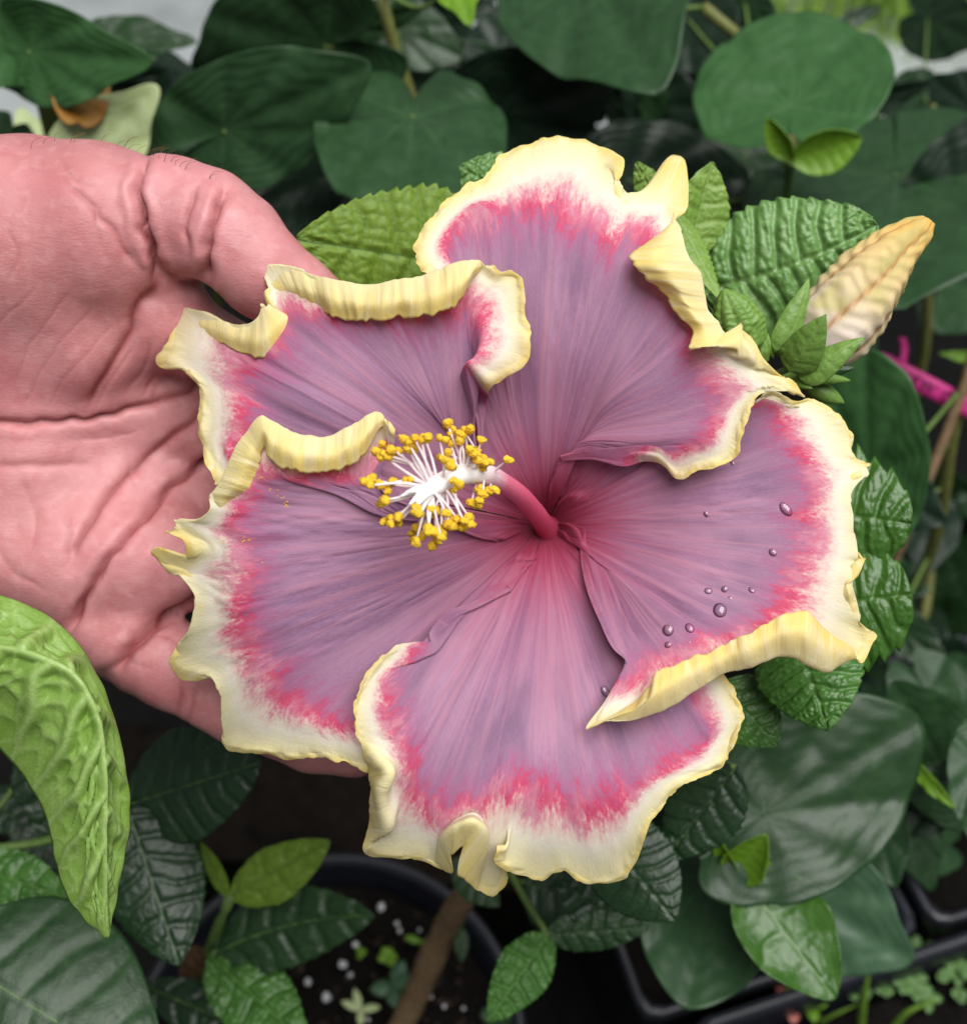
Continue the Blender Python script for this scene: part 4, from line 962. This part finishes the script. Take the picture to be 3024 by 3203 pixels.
PET['C'] = [
 (1330,2210,1300,2310,1290,2370,rim(.5)), (1105,2265,1150,2392,1154,2408), (1030,2260,1080,2370,1085,2384), (975,2250,1010,2350,1012,2365), (920,2225,905,2352,905,2371), (890,2200,835,2335,830,2350), (870,2180,775,2332,765,2348), (850,2150,712,2310,700,2322),
 (830,2120,697,2260,737,2255), (815,2100,695,2200,738,2210), (800,2080,692,2165,730,2150), (795,2060,672,2128,705,2090), (780,2040,640,2105,621,2126), (770,2015,570,2075,546,2094), (765,1990,562,2050,542,2050,dict(e=1)), (760,1960,557,2020,600,2035),
 (755,1935,586,1979,660,1985), (750,1910,606,1928,676,1928), (745,1880,612,1870,672,1870), (745,1850,590,1830,655,1815), (745,1820,560,1800,622,1778), (740,1790,530,1790,489,1745,dict(e=3)), (735,1765,580,1758,502,1714,dict(e=4)), (735,1740,630,1730,590,1745), (735,1715,632,1700,570,1694,dict(e=3)),
 (735,1690,600,1672,528,1657,dict(e=3)), (735,1665,545,1625,562,1667), (735,1640,610,1623,640,1658), (745,1610,655,1590,700,1625), (755,1580,655,1560,732,1575), (780,1545,690,1510,775,1535), (810,1510,730,1430,812,1465), (825,1490,770,1355,820,1425), (835,1478,820,1303,825,1400),
 (852,1475,846,1318,832,1428), (882,1480,890,1342,880,1460,dict(M=(1230,1620))), (950,1485,960,1368,960,1474,dict(M=(1240,1618))), (1020,1490,1030,1368,1030,1476,dict(M=(1250,1614))), (1080,1490,1110,1325,1110,1448,dict(M=(1265,1610))), (1130,1480,1165,1292,1170,1395,dict(M=(1280,1606))),
 (1160,1470,1190,1290,1200,1335,dict(M=(1290,1604))), (1175,1465,1212,1332,1230,1350,dict(M=(1300,1602),k=3,e=3)), (1180,1468,1216,1395,1228,1390,rim(.3,M=(1310,1602),k=2,e=2)), (1172,1485,1182,1475,1190,1473,rim(0,M=(1330,1606))), (1192,1532,1198,1530,1202,1528,rim(0,M=(1400,1630))),
 (1310,1596,1316,1597,1322,1598,rim(0,M=(1500,1680))), (1440,1656,1450,1659,1456,1661,rim(0,M=(1560,1690)))]
PET['D'] = [
 (1840,1690,1860,1700,1880,1710,rim(0,M=(1775,1668))), (1960,1840,2000,1840,2030,1850,rim(.2)), (2100,2080,2180,2070,2210,2065,rim(.6)), (2160,2150,2245,2110,2264,2104), (2190,2220,2290,2195,2305,2190), (2215,2285,2310,2250,2325,2250), (2200,2335,2285,2310,2295,2318), (2150,2370,2250,2380,2262,2392), (2093,2400,2165,2425,2175,2436),
 (2040,2430,2100,2463,2109,2475), (2000,2455,2068,2508,2079,2519), (1965,2485,2018,2570,2030,2578), (1925,2505,1970,2680,1985,2696), (1870,2515,1925,2738,1935,2755), (1816,2522,1850,2750,1850,2764), (1765,2500,1757,2712,1752,2728), (1720,2485,1700,2732,1690,2755),
 (1680,2475,1630,2715,1600,2730,dict(k=2,e=3)), (1640,2472,1568,2684,1538,2680,dict(k=4,e=6)), (1612,2475,1582,2648,1558,2656,dict(k=4,e=5)), (1590,2480,1580,2700,1592,2727,dict(k=-3,e=-4)), (1565,2485,1550,2762,1545,2790,dict(k=-3,e=-4)), (1540,2492,1500,2752,1490,2778,dict(k=-1)), (1522,2500,1512,2700,1466,2749,dict(k=2,e=4)),
 (1500,2510,1515,2620,1428,2728,dict(k=6,e=7)), (1480,2515,1484,2575,1460,2640,dict(k=7,e=4)), (1440,2530,1425,2592,1415,2668,dict(k=6,e=4)), (1410,2545,1375,2645,1410,2738,dict(k=3,e=3)), (1390,2545,1358,2695,1382,2726,dict(k=0,e=0)), (1360,2520,1325,2672,1318,2689), (1325,2490,1258,2667,1250,2683), (1295,2460,1165,2647,1146,2670), (1285,2440,1162,2630,1136,2654),
 (1280,2425,1206,2600,1146,2598,dict(k=3,e=-5)), (1275,2410,1192,2536,1156,2535,dict(k=3,e=-5)), (1270,2395,1192,2480,1163,2470,dict(k=3,e=-5)), (1265,2380,1212,2420,1163,2430,dict(k=3,e=-4)), (1258,2345,1180,2370,1145,2375,dict(k=1,e=-2)), (1240,2280,1130,2300,1115,2305), (1220,2230,1116,2235,1104,2235), (1205,2170,1130,2170,1118,2170), (1210,2110,1158,2110,1146,2104),
 (1240,2085,1190,2072,1180,2065), (1290,2070,1242,2035,1232,2027,rim(.8)), (1335,2050,1300,2018,1296,2008,rim(.5)), (1368,2030,1347,2015,1346,2010,rim(.2)), (1375,1990,1350,1985,1342,1983,rim(0)), (1420,1935,1400,1925,1394,1918,rim(0)), (1500,1895,1486,1890,1480,1884,rim(0,M=(1660,1770))), (1600,1845,1590,1838,1586,1832,rim(0,M=(1675,1740)))]
PET['E'] = [
 (1757,1455,1760,1420,1762,1400,rim(0,M=(1752,1560))), (1900,1400,1940,1380,1960,1370,rim(0)), (2100,1390,2180,1360,2210,1350,rim(.2)), (2240,1330,2310,1300,2340,1290,rim(.6)), (2340,1260,2400,1240,2420,1220,rim(.8)), (2395,1255,2475,1265,2485,1256), (2425,1292,2530,1258,2535,1246), (2450,1325,2595,1290,2605,1282), (2475,1360,2648,1360,2658,1354), (2502,1402,2665,1430,2677,1432),
 (2525,1440,2695,1455,2724,1455), (2540,1470,2715,1482,2658,1480), (2548,1500,2680,1520,2632,1520), (2545,1545,2662,1555,2626,1550), (2540,1600,2671,1610,2630,1610), (2537,1660,2672,1670,2640,1680), (2532,1715,2684,1735,2657,1735), (2520,1760,2680,1755,2711,1757,dict(e=2)), (2510,1790,2670,1795,2622,1830),
 (2495,1820,2668,1830,2642,1880), (2485,1845,2680,1885,2647,1900), (2475,1860,2688,1930,2662,1935), (2465,1880,2680,1962,2738,1978,dict(e=3)), (2455,1895,2690,2010,2733,2012,dict(e=3)), (2445,1910,2670,2045,2690,2072,dict(e=2)), (2430,1925,2625,2078,2660,2025), (2415,1940,2590,2085,2583,1975), (2400,1945,2540,2065,2545,1932), (2380,1955,2500,2042,2507,1912),
 (2350,1965,2450,2042,2450,1920), (2320,1985,2395,2060,2390,1955), (2280,2000,2320,2085,2311,2000), (2220,2025,2262,2105,2251,2028), (2170,2050,2181,2154,2160,2060), (2120,2070,2109,2204,2100,2080), (2070,2085,2035,2240,2050,2110), (2030,2100,1970,2260,2010,2165), (2000,2110,1910,2260,1940,2220), (1985,2110,1872,2262,1838,2280),
 (1970,2105,1900,2195,1890,2200,rim(.7)), (1958,2080,1945,2110,1940,2115,rim(.3)), (1955,2050,1958,2070,1958,2073,rim(0)), (1930,2020,1925,2032,1922,2036,rim(0)), (1890,1930,1876,1935,1872,1937,rim(0)), (1850,1830,1838,1835,1834,1838,rim(0)), (1828,1720,1820,1722,1816,1724,rim(0,M=(1785,1665))), (1830,1650,1826,1652,1822,1655,rim(0,M=(1775,1632)))]
MKEY = {'A': {0: (1485, 1425), 2: (1520, 1350), 5: (1595, 1250), 9: (1700, 1190), 13: (1800, 1210), 18: (1862, 1245), 22: (1880, 1290), 25: (1870, 1330), 28: (1845, 1360), 31: (1820, 1385), 34: (1795, 1410), 36: (1768, 1430), 37: (1746, 1450), 38: (1720, 1510)},
        'B': {20: (1400, 1345), 24: (1440, 1370), 28: (1470, 1395), 32: (1490, 1420), 34: (1498, 1430), 35: (1505, 1440), 36: (1520, 1465), 37: (1570, 1520)},
        'E': {32: (1945, 1815), 35: (1885, 1768), 38: (1862, 1745), 40: (1848, 1728), 42: (1836, 1708), 43: (1828, 1690), 44: (1818, 1668), 45: (1800, 1648), 46: (1780, 1636)}}
TILT = {'A': (-9, 5), 'B': (-8, 6), 'C': (-8, 6), 'D': (-10, 5), 'E': (-11, 6)}
TK = np.array([0, .09, .34, .55, .72, .82, .92, .96, 1.0])
GRID = {}
def petal(key, seed):
    cols = PET[key]; n = len(cols); t0, t1 = TILT[key]
    R = np.array([c[0:2] for c in cols], float); K = np.array([c[2:4] for c in cols], float); E = np.array([c[4:6] for c in cols], float)
    opt = [c[6] if len(c) > 6 else {} for c in cols]
    sp = np.concatenate([[0], np.cumsum(.5 * np.linalg.norm(np.diff(R, axis=0), axis=1) + .5 * np.linalg.norm(np.diff(K, axis=0), axis=1) + 6)])
    sf = sp / sp[-1]
    def dz(p, s):
        r = np.hypot(p[0] - TH[0], p[1] - TH[1]) * MM
        return -34 * math.exp(-r / 21.) + (t0 + (t1 - t0) * s) * min(1, r / 48.) + .15 * r - .022 * max(0, r - 62)**2
    rows = np.zeros((n, 9, 3)); rimv = np.zeros(n)
    for j in range(n):
        o = opt[j]; rimv[j] = o.get('rim', 1.0); s = sf[j]
        Mv = np.array(o['M'], float) if 'M' in o else TH + (R[j] - TH) * .46
        mk_ = MKEY.get(key, {}); ks = sorted(mk_)
        if ks and ks[0] <= j: Mv = np.array([np.interp(j, ks, [mk_[q][0] for q in ks]), np.interp(j, ks, [mk_[q][1] for q in ks])])
        dr_ = unit(Mv - TH); P0 = TH + dr_ * 20; P1 = TH + dr_ * min(88, .6 * np.linalg.norm(Mv - TH)); M2 = Mv + (R[j] - Mv) * .55
        X = R[j] + (K[j] - R[j]) * .55; Q = K[j] + (E[j] - K[j]) * .5
        w = np.linalg.norm(E[j] - K[j]) * MM; rolled = (E[j] - K[j]) @ (K[j] - R[j]) < 0.1 * np.linalg.norm(E[j] - K[j]) * np.linalg.norm(K[j] - R[j]) and w > 2.0
        bR, bX = dz(R[j], s), dz(X, s); bK = dz(K[j], s); bE = dz(E[j], s)
        if rolled: zK, zQ, zE = bK + .36 * w, bK + .68 * w, bK + .46 * w
        else: zK, zQ, zE = bK, (bK + bE) / 2 + min(.4, .08 * w), bE + min(.3, .06 * w)
        zK += o.get('k', 0); zE += o.get('e', 0); zQ += (o.get('k', 0) + o.get('e', 0)) / 2
        pts = [P0, P1, Mv, M2, R[j], X, K[j], Q, E[j]]
        ra = o.get('r', 0); zz = [-36, dz(P1, s), dz(Mv, s) + ra * .2, dz(M2, s) + ra * .7, bR + ra, bX + ra, zK + ra, zQ + ra, zE + ra]
        rows[j] = [(p[0], p[1], z) for p, z in zip(pts, zz)]
    nS, nT = 400, 108
    ss = np.linspace(0, 1, nS); tt = np.concatenate([np.linspace(0, .72, 52)[:-1], np.linspace(.72, 1, nT - 51)])
    A = hermite(sf, rows, ss); rv = np.interp(ss, sf, rimv)
    # calm the inner part so that only soft pleats stay
    ker = np.hanning(25); ker /= ker.sum()
    for r_ in (1, 2, 3):
        for c_ in range(3):
            q = np.pad(A[:, r_, c_], 12, mode='reflect', reflect_type='odd'); A[:, r_, c_] = np.convolve(q, ker, 'valid')
    Gd = hermite(TK, A.transpose(1, 0, 2), tt).transpose(1, 0, 2)          # nS, nT, 3
    mm = np.stack([Gd[..., 0] * MM, -Gd[..., 1] * MM, Gd[..., 2]], -1)
    arc = np.concatenate([[0], np.cumsum(np.linalg.norm(np.diff(hermite(sf, rows[:, 4], ss), axis=0) * np.array([MM, MM, 1]), axis=1))])
    Sa = arc[:, None] + 0 * tt[None]; Tt = tt[None] + 0 * ss[:, None]
    rad = np.hypot(Gd[..., 0] - TH[0], Gd[..., 1] - TH[1]) * MM
    def norms(m):
        a = np.gradient(m, axis=0); b = np.gradient(m, axis=1); q = np.cross(a, b); q /= np.linalg.norm(q, axis=-1, keepdims=True) + 1e-9
        return q * np.sign(q[nS // 3: 2 * nS // 3, nT // 4: nT // 2, 2].mean())
    nn = norms(mm)
    pl = smooth(.10, .5, Tt) * (1 - .55 * smooth(.74, .9, Tt))
    wob = Sa + 1.2 * n2(Sa / 14, Tt * 3, seed)
    ln = np.linalg.norm(Gd[:, -1, :2] - Gd[:, 0, :2], axis=1) * MM; sc = smooth(22, 52, ln)[:, None] * (.15 + .85 * rv[:, None])
    sc = np.apply_along_axis(lambda q: np.convolve(np.pad(q, 10, mode='edge'), np.ones(21) / 21, 'valid'), 0, sc)
    dsp = pl * (1.1 * n1(wob / 9.5, seed) + .42 * n1(wob / 4.0, seed + 1) + .12 * n1(wob / 1.8, seed + 2)) * .36
    dsp += pl * .24 * n2(wob / 1.6, Tt * 24, seed + 3) * smooth(.2, .9, n2(Sa / 12, Tt * 4, seed + 4) + .5)
    big = .9 * smooth(.4, .8, Tt) * n2(Sa / 17, Tt * 4.5, seed + 8)
    rim_ = smooth(.84, .95, Tt)
    arcK = np.concatenate([[0], np.cumsum(np.linalg.norm(np.diff(hermite(sf, rows[:, 6], ss), axis=0) * np.array([MM, MM, 1]), axis=1))])
    Sk = arcK[:, None] + 0 * Tt
    rib = np.abs(n1(Sk / 2.6 + .6 * n2(Sk / 5, Tt * 12, seed), seed + 20)) ** .8 + .5 * np.abs(n1(Sk / 1.1 + Tt * 3, seed + 21))
    dsp += smooth(.86, .93, Tt) * .55 * rib * (.35 + .65 * smooth(-.3, .5, n2(Sk / 9, Tt * 3, seed + 22)))
    dsp += big + rim_ * (.80 * n2(Sa / 3.4, Tt * 9, seed + 5) + .30 * n2(Sa / 1.3, Tt * 18, seed + 6))
    mm = mm + nn * (dsp * sc)[..., None]
    # uneven cut of the very edge
    eo = smooth(.96, 1, Tt) * (.55 * n1(Sa / 1.5, seed + 9) + .35 * n1(Sa / .7, seed + 10))
    bt = np.gradient(mm, axis=1); bt /= np.linalg.norm(bt, axis=-1, keepdims=True) + 1e-9
    mm = mm + bt * (eo * sc)[..., None]
    tc = np.where(Tt > .58, .58 + (Tt - .58) * rv[:, None], Tt)
    X, Y, Z = mm[..., 0] / MM, -mm[..., 1] / MM, mm[..., 2]
    GRID[key] = (X, Y, Z, Tt, mm)
    P = WZ(X, Y, Z); ps = np.stack([Sa, Tt * 62, np.full_like(Sa, seed * 3.3)], -1)
    return mk('petal', P.reshape(-1, 3), gridfaces(nS, nT), M['petal'], FL, {'tc': tc.ravel(), 'rad': rad.ravel(), 'ps': ps.reshape(-1, 3), 'pk': np.stack([Sk, Tt * 62, np.full_like(Sk, seed * 2.1)], -1).reshape(-1, 3)}, thick=.0003)
for i, kx in enumerate('ABCDE'): petal(kx, i * 13 + 2)

# calyx behind the throat
for k in range(5):
    a = math.radians(90 + 72 * k + 20); e = TH + np.array([math.cos(a), -math.sin(a)]) * 330
    b = TH + np.array([math.cos(a), -math.sin(a)]) * 10
    pinnate(FL, 'sepal', (b[0] + 15, b[1] + 10, D0 + .0405), (e[0], e[1], D0 + .018), 125, M['leaf_bright'], serr=0, curl=-.5, nv=4, puff=.0004, nu=40, nw=21, seed=k, sub=False, p=.6)

# staminal column
AX = [(1722, 1668, -37), (1700, 1640, -27), (1668, 1595, -14), (1625, 1548, -2), (1575, 1512, 8), (1520, 1484, 17), (1455, 1482, 25), (1395, 1502, 31), (1340, 1535, 36), (1312, 1562, 38)]
Cx = curve(np.array(AX, float) * np.array([MM, -MM, 1]), 70); cp = np.stack([Cx[:, 0] / MM, -Cx[:, 1] / MM, Cx[:, 2]], -1)
Cw = WZ(cp[:, 0], cp[:, 1], cp[:, 2]); rr = np.interp(np.linspace(0, 1, 70), [0, .05, .10, .16, .3, .5, .62, .8, .93, 1], [6.0, 4.0, 3.1, 2.7, 2.5, 2.4, 2.4, 2.4, 2.1, .6]) / 1000
Vc, Fc = tube(Cw, rr, 24); nC = 70 * 24
tcv = np.append(np.repeat(np.linspace(0, 1, 70), 24), [0, 1]); psv = np.stack([np.append(np.tile(np.linspace(0, 3, 24), 70), [0, 0]), tcv * 20, 0 * tcv], -1)
mk('staminal_column', Vc, Fc, M['column'], FL, {'tc': tcv, 'ps': psv})
tipw = Cw[-1]; ax = unit(Cw[-1] - Cw[-8])
for k, (x, y) in enumerate([(1252, 1552), (1268, 1540), (1296, 1592), (1318, 1602), (1280, 1578)]):
    e = WZ(np.array(float(x)), np.array(float(y)), np.array(39. + 2 * (k % 3))); b = Cw[-6] + (tipw - Cw[-6]) * .3
    v, f = tube(curve([b, (b + e) / 2 + UPV * .0004, e], 10), np.linspace(.0015, .0002, 10), 10)
    mk('stigma_lobe', v, f, M['column'], FL, {'tc': np.ones(len(v)), 'ps': v * 1000})
ANT = [(750,620),(705,705),(820,680),(945,715),(880,770),(925,830),(955,870),(760,785),(762,835),(500,710),(600,718),(470,780),(552,775),(385,790),(345,780),(560,705),(315,940),(365,968),(445,950),(515,942),(365,1080),(388,1178),(455,1178),(570,1092),(640,1125),(572,1212),(640,1212),(738,1128),(742,1200),(555,1280),(602,1255),(690,1275),(712,1235),(800,1160),(868,1150),(815,965),(790,945),(950,985),(930,1075),(1098,828),(990,1000),(785,655),(850,660),(525,735),(720,1105),(775,735),(900,790),(440,770),(830,1180),(425,1190)]
random.seed(17)
ANT += [(x + random.uniform(-38, 38), y + random.uniform(-32, 32)) for (x, y) in ANT[::2]]
wp = cp[38:66]; wpos = Cw[38:66]; random.seed(8)
def anther(c, r, d, seed):
    n, m = 16, 22
    th, ph = np.meshgrid(np.linspace(0, math.pi, n), np.linspace(0, 2 * math.pi, m, endpoint=False), indexing='ij')
    U = np.stack([np.sin(th) * np.cos(ph), np.sin(th) * np.sin(ph), np.cos(th)], -1)
    f1, _ = voro(th * 3.1 + seed * 3, ph * 2.2 + seed, seed)
    a = unit(np.cross(d, [.3, .5, .8])); b = np.cross(d, a)
    f3, _ = voro(th * 7 + seed, ph * 5 + seed, seed + 3)
    rr_ = r * (1.15 - .42 * f1 - .22 * f3 + .16 * n2(th * 3, ph * 2, seed))
    P = c + (U[..., 0] * rr_ * 1.25)[..., None] * a + (U[..., 1] * rr_ * .85)[..., None] * b + (U[..., 2] * rr_ * .9 + .35 * r * U[..., 0]**2)[..., None] * d
    return P.reshape(-1, 3), gridfaces(n, m, True)
for i, (cx_, cy_) in enumerate(ANT):
    x, y = 1000 + cx_ * .533, 1000 + cy_ * .533
    dd = np.hypot(wp[:, 0] - x, wp[:, 1] - y); j = int(np.clip(np.argmin(dd) + random.randint(-5, 3), 0, len(wp) - 1))
    lat = dd[j] * MM; L = max(9.5, lat * 1.04 + .3); up = math.sqrt(max(0, L * L - lat * lat)); sgn = 1 if (lat < 6 or random.random() < .6) else -.5
    z = wp[j, 2] + sgn * up * (.9 if lat < 6 else .7)
    e = WZ(np.array(x), np.array(y), np.array(z)); b = wpos[j]; d = unit(e - b)
    midp = (b + e) / 2 + np.cross(d, FWD) * random.uniform(-.0007, .0007) + UPV * random.uniform(-.0003, .0005)
    v, f = tube(curve([b, midp, e], 9), np.linspace(.00040, .00024, 9), 6)
    fo = mk('filament', v, f, M['filament'], FL)
    for q in range(2 if i % 3 else 1):
        cc = e + d * .0004 + (RGT * random.uniform(-1, 1) + UPV * random.uniform(-1, 1)) * .0017 * q
        v, f = anther(cc, random.uniform(.00095, .00135), unit(d + .4 * np.array([random.uniform(-1, 1) for _ in range(3)])), i * 3 + q)
        mk('anther', v, f, M['anther'], fo)

# water on the right petal and pollen on the left one
def surf(key, x, y):
    X, Y, Z, Tt, mm_ = GRID[key]; ok = Tt < .86; d = np.where(ok, np.hypot(X - x, Y - y), 1e9); j = np.unravel_index(np.argmin(d), d.shape)
    a = np.gradient(mm_, axis=0)[j]; b = np.gradient(mm_, axis=1)[j]; n = unit(np.cross(a, b)); n = n if n[2] > 0 else -n
    return WZ(np.array(x), np.array(y), Z[j]), RGT * n[0] + UPV * n[1] - FWD * n[2]
DROPS = [('E', 2457, 1593, 15, 1.7), ('E', 2417, 1729, 14, 1.1), ('E', 2208, 1608, 10, 1.2), ('E', 2251, 1910, 22, 1.05), ('E', 2266, 1844, 12, 1), ('E', 2283, 1872, 10, 1), ('E', 2215, 1849, 12, 1), ('E', 2351, 1847, 10, 1.2), ('E', 2157, 1966, 15, 1.1), ('E', 2354, 1764, 6, 1), ('E', 2090, 1971, 18, 1.1), ('E', 2090, 2018, 13, 1), ('E', 2157, 2010, 8, 1.4), ('E', 2290, 1450, 8, 1.3), ('D', 1894, 2165, 14, 1.5)]
for i, (kx, x, y, r, el) in enumerate(DROPS):
    c, n = surf(kx, x, y); a = unit(np.cross(n, [.6, .3, .2])); b = np.cross(n, a); r_ = r * MM / 1000
    th, ph = np.meshgrid(np.linspace(0, math.pi / 2, 9), np.linspace(0, 2 * math.pi, 22, endpoint=False), indexing='ij')
    k_ = 1 + .06 * np.sin(2 * ph + i)
    P = c + n * .00012 + (np.sin(th) * np.cos(ph) * r_ * k_)[..., None] * a * el + (np.sin(th) * np.sin(ph) * r_ * k_)[..., None] * b + (np.cos(th) * r_ * .55)[..., None] * n
    V_ = np.concatenate([P.reshape(-1, 3), [c - n * .0002]]); f = gridfaces(9, 22, True)[:, ::-1].tolist() + [[9 * 22, 8 * 22 + (j + 1) % 22, 8 * 22 + j] for j in range(22)]
    dr2 = mk('water_droplet', V_, f, M['water'], origin=c)
    if kx == 'E': tag(dr2, 'clear water droplet on the mauve right-hand petal with the rolled lower edge', 'water droplet', 'water droplets on the flower')
    else: tag(dr2, 'clear water droplet on the bottom petal beside the white petal point', 'water droplet')
random.seed(3); PV = []; PF_ = []
for (x, y) in [(848, 1530), (812, 1492), (852, 1538), (888, 1558), (892, 1582), (908, 1580), (720, 1678), (705, 1694), (770, 1700), (755, 1690), (818, 1766), (860, 1545), (898, 1570)]:
    for q in range(3):
        c, n = surf('C', x + random.gauss(0, 5), y + random.gauss(0, 5)); v, f = anther(c + n * .00015, .00022, n, q)
        PF_ += (np.array(f) + len(PV)).tolist(); PV += v.tolist()
pl_ = mk('pollen', PV, PF_, M['anther'], FL); pl_['kind'] = 'stuff'
